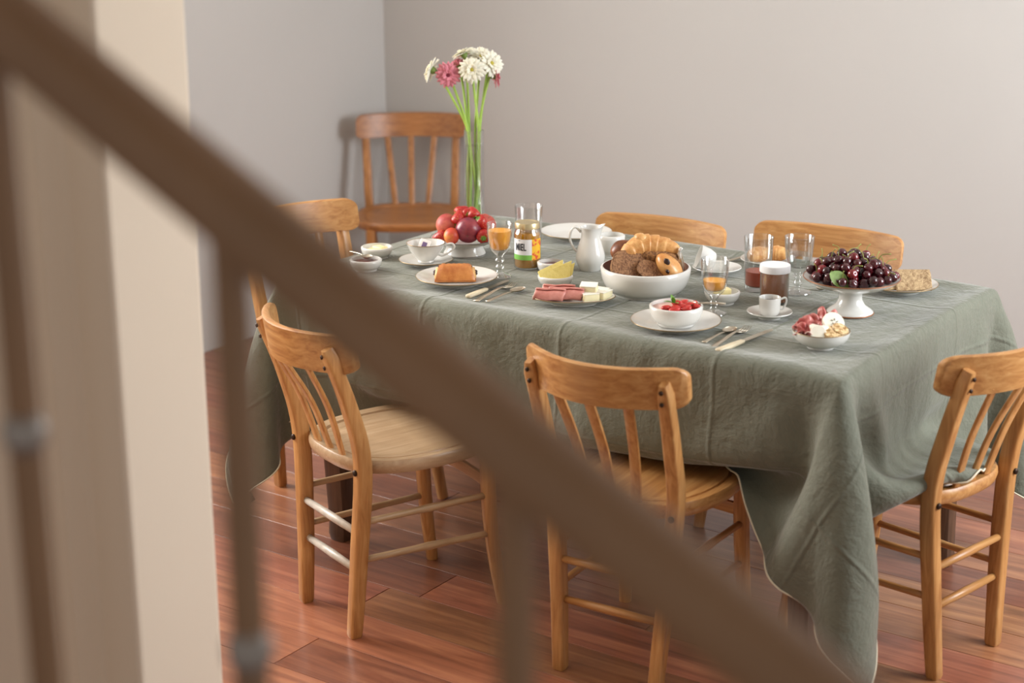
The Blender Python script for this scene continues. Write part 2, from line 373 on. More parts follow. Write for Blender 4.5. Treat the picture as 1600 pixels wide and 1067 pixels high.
# ------------------------------------------------------------------ table and cloth
# ------------------------------------------------------------------ tablecloth: draped by a small position-based cloth solver
CHAIRS = [((-1.125, -.135), .36), ((-.459, -.012), -.05), ((-.005, .395), -1.36), ((-1.695, .365), 1.795), ((-1.030, .795), PI - .05), ((-.560, .935), PI - .04)]
TW, TD, ZT = 1.628, .95, .757
def drape(h=.034, steps=280, iters=18, seat=.460):
    ox0, ox1, oy0, oy1 = .39, .455, .44, .42
    nx = int(round((TW + ox0 + ox1) / h)) + 1; ny = int(round((TD + oy0 + oy1) / h)) + 1
    X = np.linspace(-TW - ox0, ox1, nx); Y = np.linspace(-oy0, TD + oy1, ny)
    # snap grid lines to the table edges so that the folds run along them
    for arr, e in ((X, -TW), (X, 0.0), (Y, 0.0), (Y, TD)): arr[np.argmin(abs(arr - e))] = e
    gx, gy = np.meshgrid(X, Y)
    rng = np.random.default_rng(4)
    P = np.stack([gx, gy, np.full_like(gx, ZT + .01)], -1)
    nz = rng.normal(size=gx.shape)
    for _ in range(5): nz = (nz + np.roll(nz, 1, 0) + np.roll(nz, -1, 0) + np.roll(nz, 1, 1) + np.roll(nz, -1, 1)) / 5
    P[..., 2] += nz * .012
    V = np.zeros_like(P)
    dl, dr, dn, df = -TW - gx, gx, -gy, gy - TD
    TOP = (dl < .001) & (dr < .001) & (dn < .001) & (df < .001)
    mx = np.maximum(np.maximum(dl, dr), np.maximum(dn, df)); HEM = mx > .30
    NE, FA, LE, RI = [(d == mx) & ~TOP for d in (dn, df, dl, dr)]
    SIDES = [NE & (gx < -.9) & (gx > -1.4), NE & (gx > -.78) & (gx < -.26), RI & (gy > .26) & (gy < .7), LE & (gy < .7) & (gy > .2), FA & (gx < -.75) & (gx > -1.4), FA & (gx > -.8) & (gx < -.3)]
    PUSH = (6, 6, -2.5, 8, 8, 8)
    CORN = []
    for a, b, sx, sy in ((dr, dn, 1, -1), (dl, dn, -1, -1), (dr, df, 1, 1), (dl, df, -1, 1)):
        CORN.append((0 if (sx, sy) == (1, -1) else 1, (a > .03) & (b > .03) & (abs(a - b) < .09), (a > .02) & (b < .02) & (b > -.26), (b > .02) & (a < .02) & (a > -.26), sx, sy))
    LX = np.diff(X)[None, :, None]; LY = np.diff(Y)[:, None, None]
    DG = np.sqrt(LX ** 2 + LY ** 2)
    LX2 = (X[2:] - X[:-2])[None, :, None]; LY2 = (Y[2:] - Y[:-2])[:, None, None]
    def con(A, B, rest, k):
        d = B - A; L = np.sqrt((d * d).sum(-1, keepdims=True)) + 1e-12
        c = d * (.5 * k * (1 - rest / L)); A += c; B -= c
    def solve(P):
        for s in (0, 1):
            n = (nx - s) // 2; con(P[:, s:s + 2 * n:2], P[:, s + 1:s + 1 + 2 * n:2], LX[:, s:s + 2 * n:2], 1)
            n = (ny - s) // 2; con(P[s:s + 2 * n:2], P[s + 1:s + 1 + 2 * n:2], LY[s:s + 2 * n:2], 1)
            A, B = slice(s, s + 2 * n, 2), slice(s + 1, s + 1 + 2 * n, 2); D = DG[s:s + 2 * n:2]
            con(P[A, :-1], P[B, 1:], D, .5); con(P[A, 1:], P[B, :-1], D, .5)
        for o in range(4):
            n = (nx - 2 - o + 3) // 4
            if n > 0: con(P[:, o:o + 4 * n:4][:, :n], P[:, o + 2:o + 2 + 4 * n:4][:, :n], LX2[:, o:o + 4 * n:4][:, :n], .14)
            n = (ny - 2 - o + 3) // 4
            if n > 0: con(P[o:o + 4 * n:4][:n], P[o + 2:o + 2 + 4 * n:4][:n], LY2[o:o + 4 * n:4][:n], .14)
    def local(P, c, a):
        f = (math.sin(a), math.cos(a)); dx = P[..., 0] - c[0]; dy = P[..., 1] - c[1]
        return dx * f[1] - dy * f[0], dx * f[0] + dy * f[1], f
    def collide(P, zs):
        ins = (P[..., 0] > -TW) & (P[..., 0] < 0) & (P[..., 1] > 0) & (P[..., 1] < TD) & (P[..., 2] < ZT)
        m = TOP & (P[..., 2] < ZT); P[m, 2] = ZT; fr = m
        sk = ins & ~TOP & (P[..., 2] > ZT - .22)
        P[sk & NE, 1] = 0; P[sk & FA, 1] = TD; P[sk & LE, 0] = -TW; P[sk & RI, 0] = 0
        low = P[..., 2] < zs + .008
        for c, a in CHAIRS:
            u, v, f = local(P, c, a)
            m = low & ((u / .212) ** 4 + (v / .216) ** 4 < 1) & (P[..., 2] > zs - .06)
            P[m, 2] = zs + .008; fr = fr | m
        np.maximum(P[..., 2], .006, out=P[..., 2])
        return fr
    dt = 1 / 60
    for st in range(steps):
        t = st / steps
        zs = .10 if t < .45 else min(seat, .10 + (seat - .10) * (t - .45) / .25)
        V[..., 2] -= 9.8 * dt
        if .25 < t < .8:
            for (c, a), g, S in zip(CHAIRS, PUSH, SIDES):
                u, v, f = local(P, c, a); m = (abs(u) < .26) & HEM & (v > -.3) & S
                V[m, 0] += f[0] * g * dt; V[m, 1] += f[1] * g * dt
        if .10 < t < .9:
            for kk, dg, ax, ay, sx, sy in CORN:
                V[dg, 0] += sx * 5 * dt; V[dg, 1] += sy * 5 * dt
                V[ax, 0] -= sx * 1.5 * dt; V[ay, 1] -= sy * 2.5 * kk * dt
            m = NE & (gx > -.16) & (gx < .06) & HEM; V[m, 1] -= 1.6 * dt
        V *= .96 if t < .75 else .88
        Q = P.copy(); P = P + V * dt
        for _ in range(iters):
            solve(P); fr = collide(P, zs)
        mv = P - Q
        top = fr & TOP; P[top, :2] = Q[top, :2] + mv[top, :2] * .15
        se = fr & ~TOP; P[se, :2] = Q[se, :2] + mv[se, :2] * (.9 if t < .9 else .4)
        V = (P - Q) / dt; sp = np.sqrt((V * V).sum(-1, keepdims=True)); V *= np.minimum(1, 2.5 / (sp + 1e-9))
    return P, gx, gy
tb = thing('dining_table', 'long wooden dining table under the green tablecloth', 'table', (-TW / 2, TD / 2, 0))
mesh('table_top', *box(-TW / 2 + .012, TW / 2 - .012, -TD / 2 + .012, TD / 2 - .012, .72, .7535, bev=.008), M['table_wood'], tb, smooth=False)
mesh('apron', *join(box(-.72, .76, -.40, -.38, .63, .722), box(-.72, .76, .38, .40, .63, .722), box(-.72, -.70, -.40, .40, .63, .722), box(.74, .76, -.40, .40, .63, .722)), M['table_wood'], tb, smooth=False)
for x, yy in ((-1.505, .085), (-.06, .862), (-1.505, .862), (-.13, .15)):
    lx, ly = x + TW / 2, yy - TD / 2
    mesh('leg', *sweep([(lx * 1.0, ly, 0), (lx, ly, .02), (lx, ly, .06), (lx - .01, ly, .3), (lx - .014, ly, .66), (lx - .014, ly, .72)], [(.027, .027), (.032, .032), (.03, .03), (.034, .034), (.038, .038), (.038, .038)], 12, 4, (0, 1, 0)), M['table_wood'], tb, angle=40)

def cloth_material():
    q = NT('green_linen'); q.set(Roughness=.78); q.b.inputs['Specular IOR Level'].default_value = .35
    q.b.inputs['Sheen Weight'].default_value = .35; q.b.inputs['Sheen Roughness'].default_value = .4
    uv = q.n('ShaderNodeUVMap', uv_map='rest')
    n0 = q.n('ShaderNodeTexNoise', Scale=5, Detail=5, Roughness=.6); q.l(uv.outputs[0], n0.inputs['Vector'])
    mx = q.n('ShaderNodeMix', data_type='RGBA'); mx.inputs[6].default_value = srgb(100, 103, 90); mx.inputs[7].default_value = srgb(117, 119, 104)
    q.l(n0.outputs['Fac'], mx.inputs[0]); q.l(mx.outputs[2], q.b.inputs['Base Color'])
    # crumple wrinkles
    n1 = q.n('ShaderNodeTexNoise', Scale=9, Detail=6, Roughness=.65, Distortion=.3); q.l(uv.outputs[0], n1.inputs['Vector'])
    mp = q.n('ShaderNodeMapping'); mp.inputs['Scale'].default_value = (26, 5, 1); mp.inputs['Rotation'].default_value = (0, 0, .1); q.l(uv.outputs[0], mp.inputs['Vector'])
    n2 = q.n('ShaderNodeTexNoise', Scale=1, Detail=3, Roughness=.5, Distortion=.2); q.l(mp.outputs[0], n2.inputs['Vector'])
    # ironed-in fold lines
    sp = q.n('ShaderNodeSeparateXYZ'); q.l(uv.outputs[0], sp.inputs[0])
    tot = None
    nz = q.n('ShaderNodeTexNoise', Scale=3, Detail=2); q.l(uv.outputs[0], nz.inputs['Vector'])
    for ax, off, per in ((0, .30, .42), (1, .20, .46)):
        ad = q.n('ShaderNodeMath', operation='ADD'); ad.inputs[1].default_value = 10 * per + off; q.l(sp.outputs[ax], ad.inputs[0])
        wob = q.n('ShaderNodeMath', operation='MULTIPLY_ADD'); wob.inputs[1].default_value = .02; q.l(nz.outputs['Fac'], wob.inputs[0]); q.l(ad.outputs[0], wob.inputs[2])
        pp = q.n('ShaderNodeMath', operation='PINGPONG'); pp.inputs[1].default_value = per / 2; q.l(wob.outputs[0], pp.inputs[0])
        mr = q.n('ShaderNodeMapRange', interpolation_type='SMOOTHSTEP'); mr.inputs['From Min'].default_value = 0; mr.inputs['From Max'].default_value = .009; mr.inputs['To Min'].default_value = 1; mr.inputs['To Max'].default_value = 0
        q.l(pp.outputs[0], mr.inputs['Value'])
        if tot is None: tot = mr.outputs[0]
        else:
            s = q.n('ShaderNodeMath', operation='MAXIMUM'); q.l(tot, s.inputs[0]); q.l(mr.outputs[0], s.inputs[1]); tot = s.outputs[0]
    b1 = q.n('ShaderNodeBump', Strength=.55, Distance=.025); q.l(n1.outputs['Fac'], b1.inputs['Height'])
    b2 = q.n('ShaderNodeBump', Strength=.5, Distance=.006); q.l(n2.outputs['Fac'], b2.inputs['Height']); q.l(b1.outputs['Normal'], b2.inputs['Normal'])
    b3 = q.n('ShaderNodeBump', Strength=.6, Distance=.004); q.l(tot, b3.inputs['Height']); q.l(b2.outputs['Normal'], b3.inputs['Normal'])
    n3 = q.n('ShaderNodeTexNoise', Scale=420, Detail=2); q.l(uv.outputs[0], n3.inputs['Vector'])
    b4 = q.n('ShaderNodeBump', Strength=.15, Distance=.0006); q.l(n3.outputs['Fac'], b4.inputs['Height']); q.l(b3.outputs['Normal'], b4.inputs['Normal'])
    q.l(b4.outputs['Normal'], q.b.inputs['Normal'])
    return q.m
M['cloth'] = cloth_material()
M['hem'] = plain('cream_hem_thread', srgb(222, 212, 188), .8)
M['black_label'] = plain('black_woven_label', srgb(24, 24, 26), .6)
q, RX, RY = drape()
NYC, NXC = q.shape[:2]
cv = q.reshape(-1, 3)
cf = [(j * NXC + i, j * NXC + i + 1, (j + 1) * NXC + i + 1, (j + 1) * NXC + i) for j in range(NYC - 1) for i in range(NXC - 1)]
cl = mesh('tablecloth', cv.tolist(), cf, M['cloth'])
tag(cl, 'large sage green linen tablecloth draped over the whole table', 'tablecloth')
uvl = cl.data.uv_layers.new(name='rest')
idx = np.empty(len(cl.data.loops), np.int32); cl.data.loops.foreach_get('vertex_index', idx)
uvl.data.foreach_set('uv', np.stack([RX.ravel()[idx] + 2.1, RY.ravel()[idx] + .5], 1).astype(np.float32).ravel())
ss = cl.modifiers.new('subsurf', 'SUBSURF'); ss.levels = 2; ss.render_levels = 2
so = cl.modifiers.new('solidify', 'SOLIDIFY'); so.thickness = .0012; so.offset = 0
bd = [q[0, i] for i in range(NXC)] + [q[j, -1] for j in range(1, NYC)] + [q[-1, i] for i in range(NXC - 2, -1, -1)] + [q[j, 0] for j in range(NYC - 2, -1, -1)]
bd = [tuple(p_) for p_ in spline(bd, 3)]
hem = mesh('hem', *sweep(bd, (.0023, .0023), 6, 2, caps=False), M['hem'], cl)
p0 = Vector(q[0, 2]); p1 = Vector(q[0, 3]); dd = (p1 - p0).normalized()
tg = mesh('care_label', *join(box(-.011, .011, -.001, .001, -.028, .002)), M['black_label'], cl, smooth=False)
tg.location = p0; tg.rotation_euler = dd.to_track_quat('X', 'Z').to_euler()

# ------------------------------------------------------------------ chairs
def chair(label, loc, face, rail_w=.40, top=.80, seat_mat='oak_y', wx='oak_x', wy='oak_y', wz='oak_z', panel=None, seat_h=.456, front_stretcher=True, sag=.09, lean=0, group='wooden bistro chairs'):
    """face = clockwise angle from +Y towards which the sitter looks"""
    t = thing('dining_chair', label, 'chair', (loc[0], loc[1], 0), -face, group)
    hw = rail_w / 2; k = hw / .20
    # seat: rounded outline, raised rim, sunk panel
    NS = 48
    def outline(s, dz):
        out = []
        for i in range(NS):
            a = 2 * PI * i / NS; c, d = math.cos(a), math.sin(a)
            nn = 3.2 if d > 0 else 2.9
            x = math.copysign(abs(c) ** (2 / nn), c) * .203 * k; yv = math.copysign(abs(d) ** (2 / nn), d) * .207
            x *= 1 - .11 * max(0, -yv / .207)
            out.append((x * s, yv * s, dz - .006 * (1 - min(1, s)) * 2))
        return out
    def loops(prof, cap0=True, cap1=True):
        V, F = [], []
        for s, dz in prof: V += outline(s, dz)
        for r in range(len(prof) - 1):
            for i in range(NS):
                F.append((r * NS + i, r * NS + (i + 1) % NS, (r + 1) * NS + (i + 1) % NS, (r + 1) * NS + i))
        if cap0: F.append(tuple(range(NS - 1, -1, -1)))
        if cap1: F.append(tuple((len(prof) - 1) * NS + i for i in range(NS)))
        return V, F
    sh = seat_h
    st = mesh('seat', *loops([(.9, sh - .034), (.965, sh - .034), (.985, sh - .028), (1.0, sh - .016), (.995, sh - .006), (.975, sh), (.86, sh - .001), (.845, sh - .006)]), M[seat_mat], t, angle=45)
    mesh('seat_panel', *loops([(.822, sh - .0075), (.808, sh - .002), (.6, sh - .0055), (.25, sh - .0075)]), M[panel or seat_mat], st, angle=45)
    def rail_y(x): return -.222 - lean - sag * (1 - (x / hw) ** 2)
    xp = hw - .034; yp = rail_y(xp) - .0275
    # back posts
    zt = top - .028
    for s in (-1, 1):
        pts = spline([(s * .125, -.205, 0), (s * .138 * k, -.192, .22), (s * .157 * k, -.186, sh), (s * (.157 * k + (xp - .157 * k) * .45), -.186 + (yp + .186) * .38, .61), (s * xp, yp + .002, zt)], 6)
        n = len(pts); sz = []
        for i, p in enumerate(pts):
            u = p[2] / zt; w = .0155 + .002 * math.sin(PI * u); d = .0165 + .0035 * math.sin(PI * min(1, u * 1.1))
            if i == n - 1: w *= .55; d *= .8
            sz.append((w, d))
        pts.insert(0, pts[0]); sz.insert(0, (sz[0][0] * .85, sz[0][1] * .85)); pts[1] = pts[1] + np.array((0, 0, .006))
        po = mesh('back_post', *sweep(pts, sz, 16, 5, (0, 1, 0)), M[wz], t, angle=45)
        for zz, yo in ((zt - .018, yp + .005), (zt - .046, yp + .012)):
            xx = s * (xp - (zt - zz) * .05)
            mesh('bolt', *xf(blob(.0055, .003, .0055, su=10, sv=6), (xx, yo - .0165, zz)), M['bolt'], po)
        mesh('bolt', *xf(blob(.008, .005, .008, su=10, sv=6), (s * .1565 * k, -.2075, sh - .018)), M['bolt'], po)
    # curved top rail in front of the posts
    NR_ = 28; hh = .046; V, F = [], []
    zc = top - hh
    
    r_ = .03
    prof8 = [(-1, -1), (-1, 0), (-1, 1), (-.4, 1.06), (.4, 1.06), (1, 1), (1, 0), (1, -1), (.4, -1.05), (-.4, -1.05)]
    for i in range(NR_ + 1):
        x = -hw * math.cos(PI * i / NR_)
        e = max(0, abs(x) - (hw - r_)) / r_; hk = hh * (1 - .5 * (1 - math.sqrt(max(0, 1 - e * e))))
        tilt = .16
        for a, b in prof8:
            th = .0095
            V.append((x, rail_y(x) + a * th - b * hk * tilt, zc + b * hk))
    m = len(prof8)
    for i in range(NR_):
        for j in range(m): F.append((i * m + j, i * m + (j + 1) % m, (i + 1) * m + (j + 1) % m, (i + 1) * m + j))
    F.append(tuple(range(m - 1, -1, -1))); F.append(tuple(NR_ * m + j for j in range(m)))
    mesh('back_rail', V, F, M[wx], t, angle=50)
    # slats
    for u in (-1, 0, 1):
        x1 = u * .088 * k; x0 = u * .06 * k
        pts = spline([(x0, -.184, sh - .012), (x0 + (x1 - x0) * .45, -.184 + (rail_y(x1) + .188) * .40, .58), (x1, rail_y(x1) + .004, zc - hh + .012)], 5)
        mesh('slat', *sweep(pts, (.0125, .0055), 10, 4, (0, 1, 0)), M[wz], t, angle=45)
    # front legs
    FL = []
    for s in (-1, 1):
        pts = spline([(s * .172, .205, 0), (s * .163, .185, .13), (s * .158, .172, .28), (s * .156, .168, sh - .03)], 4)
        sz = [(.0155 + .0035 * min(1, p[2] / .25),) * 2 for p in pts]
        mesh('front_leg', *sweep(pts, sz, 14, 2.4, (0, 1, 0)), M[wz], t, angle=45)
        for z0, z1, yo in ((.305, .30, 0), (.205, .195, 0)):
            fy = .168 + (.28 - z1) * .09; ry = -.1905
            rx = .146 * k - (.27 - z0) * .08
            mesh('side_stretcher', *sweep(spline([(s * rx, ry, z0), (s * (rx + .16) / 2, 0, (z0 + z1) / 2), (s * .16, fy, z1)], 4), [(.0085, .0085)] * 4 + [(.0105, .0105)] + [(.0085, .0085)] * 4, 10, 2), M[wy], t)
    for z in (.275, .175):
        rx = .142 * k - (.27 - z) * .08
        mesh('rear_stretcher', *sweep([(-rx, -.193, z), (0, -.193, z), (rx, -.193, z)], [(.0085, .0085), (.0105, .0105), (.0085, .0085)], 10, 2), M['stretcher_silver'] if seat_mat == 'seat_pale' else M[wx], t)
    if front_stretcher:
        mesh('front_stretcher', *sweep(spline([(-.157, .172, .33), (0, .176, .338), (.157, .172, .33)], 4), (.007, .016), 10, 4), M[wx], t, angle=45)
    return t
M['stretcher_silver'] = plain('worn_pale_stretcher', srgb(196, 188, 176), .35, vary=.15, scale=40)
M['pale_y'] = wood('pale_stretcher', srgb(168, 134, 96), srgb(192, 160, 122), srgb(208, 180, 142), 1)

chair('honey wooden chair with pale worn seat at the left of the near side', *CHAIRS[0], .40, .787, seat_mat='seat_pale', wy='pale_y')
chair('honey wooden chair pushed under the hanging cloth in the middle of the near side', *CHAIRS[1], .40, .80)
chair('honey wooden chair with visible back slats at the right end of the table', *CHAIRS[2], .41, .80, lean=-.01)
chair('honey wooden chair at the left end of the table, half behind the handrail', *CHAIRS[3], .41, .835, sag=.06)
chair('darker brown wooden chair standing alone in the room corner', (-2.695, 1.93), 2.49, .44, .812, seat_mat='oak_dark', wx='oak_dark', wy='oak_dark', wz='oak_dark_z', seat_h=.46, sag=.07)
chair('wooden chair on the far side behind the bread bowl, only its top rail showing', *CHAIRS[4], .425, .795, sag=.05)
chair('wooden chair on the far side behind the cherries, only its top rail showing', *CHAIRS[5], .45, .80, sag=.05)
# ------------------------------------------------------------------ things on the table
TZ = .7580
IR = Vector((.8207, .5713, 0))      # handy horizontal axes: IR to the right of the table view, IB away
IB = Vector((-.5713, .8207, 0))
RZ = math.atan2(IR.y, IR.x)
def on(x, y, dz=0): return (x, y, TZ + dz)

def plate_prof(r, h=.02, foot=.55, th=.004):
    return [(0, .004), (r * foot * .9, .003), (r * foot * .92, 0), (r * foot, 0), (r * foot * 1.03, .004), (r * .68, .008), (r * .985, h), (r, h + .0015), (r * .985, h + .003), (r * .70, .0085 + th * .6), (r * .62, .0075), (0, .007)]
def plate(label, x, y, r, h=.02, mat='porcelain', rim='rim_gold', name='plate', cat='plate', sy=1, rz=0, foot=.55):
    t = thing(name, label, cat, on(x, y), rz)
    b = mesh('plate_body', *xf(lathe(plate_prof(r, h, foot), 56), sc=(1, sy, 1)), M[mat], t, angle=60)
    if rim: mesh('rim', *xf(ring(r * .992, h + .002, .0013, 56), sc=(1, sy, 1)), M[rim], t)
    return t
def bowl_prof(r, h, rb, th=.005, foot=.006):
    o = [(0, .003), (rb * .86, .003), (rb * .9, 0), (rb, 0), (rb * 1.02, foot)]
    for i in range(1, 7):
        u = i / 6; o.append((rb * 1.02 + (r - rb * 1.02) * math.sin(u * PI / 2) ** .9, foot + (h - foot) * (1 - math.cos(u * PI / 2)) ** .85))
    o.append((r - th * .5, h + th * .35))
    for i in range(6, -1, -1):
        u = i / 6; o.append((max(.001, rb + (r - th - rb) * math.sin(u * PI / 2) ** .9), foot + th + (h - foot - th * .6) * (1 - math.cos(u * PI / 2)) ** .85))
    o.append((0, foot + th)); return o
def bowl(label, x, y, r, h, rb, mat='porcelain', rim=None, name='bowl', inner=None, th=.005):
    t = thing(name, label, 'bowl', on(x, y))
    if inner:
        pr = bowl_prof(r, h, rb, th); k = 12
        mesh('bowl_body', *lathe(pr[:k + 1], 56, False), M[mat], t, angle=60)
        mesh('bowl_inside', *lathe(pr[k:], 56, False), M[inner], t, angle=60)
    else: mesh('bowl_body', *lathe(bowl_prof(r, h, rb, th), 56), M[mat], t, angle=60)
    if rim: mesh('rim', *ring(r - th * .4, h + th * .2, .0015, 56), M[rim], t)
    return t
def fill(parent, name, r, z, mat, h=.006):
    return mesh(name, *lathe([(0, z - h), (r * .9, z - h), (r, z), (r * .6, z + .0012), (0, z + .0015)], 40), M[mat], parent)
def handle_path(x0, z0, x1, z1, bulge, n=5):
    return spline([(x0, 0, z0), (x0 + bulge * .8, 0, z0 + .004), (x0 + bulge, 0, (z0 + z1) / 2 + .004), (x1 + bulge * .55, 0, z1 - .002), (x1, 0, z1)], n)

# --- glassware
def faceted(prof, seg, ny=None): return lathe(prof, seg)
def goblet(label, x, y, R, hb, zb, liquid=None, level=0, rf=.032, mat='glass'):
    """stemmed pressed-glass goblet: R rim radius, zb bowl bottom height, hb rim height"""
    t = thing('goblet', label, 'glass', on(x, y))
    outer = [(0, 0), (rf * .9, 0), (rf, .003), (rf * .97, .006), (rf * .5, .011), (.010, .016), (.0075, .021), (.012, .026), (.0125, .030), (.0075, .035), (.0075, .040), (.0125, .045), (.012, .050), (.008, zb - .012), (.011, zb - .006), (R * .62, zb + .004), (R * .80, zb + .014), (R * .9, zb + .035), (R * .96, hb - .03), (R, hb - .001), (R - .0012, hb)]
    inner = [(R - .0025, hb - .001), (R * .96 - .0026, hb - .03), (R * .9 - .0028, zb + .035), (R * .80 - .003, zb + .016), (R * .55, zb + .010), (0, zb + .009)]
    mesh('goblet_glass', *lathe(outer + inner, 40), M[mat], t, angle=50)
    if liquid:
        def rin(z):
            pts = sorted([(zz, rr) for rr, zz in inner]); 
            for (z0, r0), (z1, r1) in zip(pts, pts[1:]):
                if z0 <= z <= z1: return r0 + (r1 - r0) * (z - z0) / (z1 - z0 + 1e-9)
            return pts[-1][1]
        zs = [zb + .0095, zb + .0115, zb + .017, zb + .036] + [zb + .036 + (level - zb - .036) * k / 3 for k in (1, 2, 3)]
        zs = sorted(z for z in zs if z <= level + 1e-6)
        pr = [(0, zb + .0092)] + [(max(.002, rin(z) - .0004), z) for z in zs] + [(0, level)]
        mesh('juice' if 'juice' in liquid else 'water', *lathe(pr, 40), M[liquid], t, angle=50)
    return t
def tumbler(label, x, y, R, h, liquid=None, level=0, base=.012):
    t = thing('tumbler', label, 'glass', on(x, y))
    rb = R * .86
    pr = [(0, 0), (rb * .96, 0), (rb, .003), (R, h - .001), (R - .001, h), (R - .002, h - .001), (rb - .001, base + .004), (rb * .8, base), (0, base)]
    mesh('tumbler_glass', *lathe(pr, 40), M['glass'], t, angle=45)
    if liquid:
        r1 = rb + (R - rb) * level / h - .0025
        mesh('juice', *lathe([(0, base + .0003), (rb * .8 - .0006, base + .0004), (rb - .0016, base + .0045), (r1, level), (0, level)], 40), M[liquid], t, angle=45)
    return t
goblet('stemmed goblet filled with orange juice beside the honey jar', -1.126, .319, .0345, .148, .066, 'juice', .128)
goblet('stemmed goblet half full of orange juice behind the strawberry bowl', -.479, .310, .0345, .141, .052, 'juice', .087)
goblet('stemmed goblet of plain water next to the cherries', -.398, .609, .038, .150, .060, 'water', .105, rf=.036)
tumbler('empty clear tumbler standing right behind the honey jar', -1.215, .586, .039, .138)
tumbler('clear tumbler with a little red juice behind the amber jar', -.498, .581, .038, .142, 'red_juice', .052)

# --- cutlery
def spoon(label, a, b, handle='silver', group=None):
    a, b = Vector((*a, 0)), Vector((*b, 0)); L = (b - a).length; d = b - a
    t = thing('spoon', label, 'spoon', on(a.x, a.y), math.atan2(d.y, d.x) - PI / 2, group)
    hl = L * .66
    pts = spline([(0, 0, .004), (0, hl * .3, .006), (0, hl * .75, .008), (0, hl, .006)], 4)
    n = len(pts); sz = [(.0068 - .0042 * min(1, i / n * 1.25), .0016) for i in range(n)]
    mesh('handle', *sweep(pts, sz, 10, 2.4), M[handle], t)
    V, F = [], []; N1, N2 = 8, 20; rx, ry = .0155, L * .17; cy = hl + ry * .95
    for k in range(2):
        for i in range(N1 + 1):
            u = i / N1
            for j in range(N2):
                q_ = 2 * PI * j / N2
                V.append((rx * u * math.cos(q_), cy + ry * u * math.sin(q_), .0015 + .0065 * u * u + k * .001))
        o = k * (N1 + 1) * N2
        for i in range(N1):
            for j in range(N2): F.append((o + i * N2 + j, o + i * N2 + (j + 1) % N2, o + (i + 1) * N2 + (j + 1) % N2, o + (i + 1) * N2 + j))
    o = (N1 + 1) * N2; e = N1 * N2
    for j in range(N2): F.append((e + j, e + (j + 1) % N2, o + e + (j + 1) % N2, o + e + j))
    mesh('spoon_bowl', V, F, M['silver'], t)
    return t
def fork(label, a, b, group=None):
    a, b = Vector((*a, 0)), Vector((*b, 0)); L = (b - a).length; d = b - a
    t = thing('fork', label, 'fork', on(a.x, a.y), math.atan2(d.y, d.x) - PI / 2, group)
    hl = L * .68
    pts = spline([(0, 0, .003), (0, hl * .4, .006), (0, hl * .85, .010), (0, hl, .009)], 4)
    n = len(pts); mesh('handle', *sweep(pts, [(.0082 - .0052 * min(1, i / n * 1.2), .0018) for i in range(n)], 10, 2.6), M['silver'], t)
    mesh('fork_head', *sweep(spline([(0, hl - .004, .009), (0, hl + L * .06, .006), (0, hl + L * .13, .004)], 4), [(.003, .0014), (.006, .0013), (.009, .0013), (.0105, .0012), (.0112, .0012), (.0115, .0012), (.0115, .0012), (.0115, .0012), (.0115, .0012)], 10, 3), M['silver'], t)
    for u in (-1.5, -.5, .5, 1.5):
        mesh('tine', *sweep([(u * .006, hl + L * .125, .004), (u * .006, hl + L * .22, .003), (u * .0056, L, .008)], [(.0018, .0011), (.0016, .001), (.0007, .0007)], 8, 2), M['silver'], t)
    return t
def knife(label, a, b, group=None, handle='bone'):
    a, b = Vector((*a, 0)), Vector((*b, 0)); L = (b - a).length; d = b - a
    t = thing('table_knife', label, 'knife', on(a.x, a.y), math.atan2(d.y, d.x) - PI / 2, group)
    hl = L * .45
    mesh('handle', *sweep([(0, 0, .0055), (0, .003, .0055), (0, hl * .5, .0055), (0, hl - .004, .0055), (0, hl, .0055)], [(.005, .003), (.0085, .005), (.0085, .0052), (.007, .0045), (.005, .003)], 12, 3), M[handle], t)
    V = []; out = [(-.006, hl), (-.0085, hl + .03), (-.0085, L - .02), (-.006, L - .006), (0, L), (.005, L - .012), (.0065, hl + .03), (.005, hl)]
    m = len(out); V = [(x, y_, .0048) for x, y_ in out] + [(x, y_, .0062) for x, y_ in out]
    F = [tuple(range(m - 1, -1, -1)), tuple(range(m, 2 * m))] + [(i, (i + 1) % m, m + (i + 1) % m, m + i) for i in range(m)]
    mesh('blade', V, F, M['silver'], t, smooth=False)
    return t
knife('silver knife with ivory handle right of the pastry plate', (-1.066, .092), (-1.075, .29))
fork('ornate silver fork lying between knife and spoon by the pastry plate', (-1.028, .076), (-1.045, .27))
spoon('long silver spoon closest to the ham plate', (-1.000, .086), (-.997, .245))
spoon('small silver teaspoon right of the strawberry plate', (-.376, .072), (-.370, .215))
fork('silver fork lying beside the strawberry plate', (-.340, .036), (-.350, .245))
knife('ivory handled knife closest to the near table edge on the right', (-.315, .024), (-.290, .255))
fork('silver fork on the far side of the table beside the tipped white cup', (-.708, .80), (-.650, .93))

# --- honey jar
M['honey'] = NT('golden_honey').set(Base_Color=srgb(214, 152, 36), Roughness=.12).m
M['honey'].node_tree.nodes['Principled BSDF'].inputs['Transmission Weight'].default_value = .12
M['amber'] = NT('amber_preserve').set(Base_Color=srgb(178, 98, 36), Roughness=.15).m
M['amber'].node_tree.nodes['Principled BSDF'].inputs['Transmission Weight'].default_value = .1
M['gold_lid'] = plain('pale_gold_lid', srgb(206, 190, 150), .3, metal=.7)
M['paper'] = plain('white_label_paper', srgb(236, 236, 238), .6)
M['paper_green'] = plain('green_label_paper', srgb(126, 190, 84), .6)
M['paper_yellow'] = two_tone('yellow_red_label_paper', srgb(236, 186, 40), srgb(214, 82, 40), 60, .6, .5, .56, 0)
M['ink'] = plain('black_ink', srgb(40, 44, 52), .6)
M['white_ink'] = plain('white_ink', srgb(225, 240, 215), .6)
JX, JY = -1.125, .447
jar = thing('honey_jar', 'glass honey jar with white and green label reading MIEL', 'jar', on(JX, JY), RZ)
JR = .0365
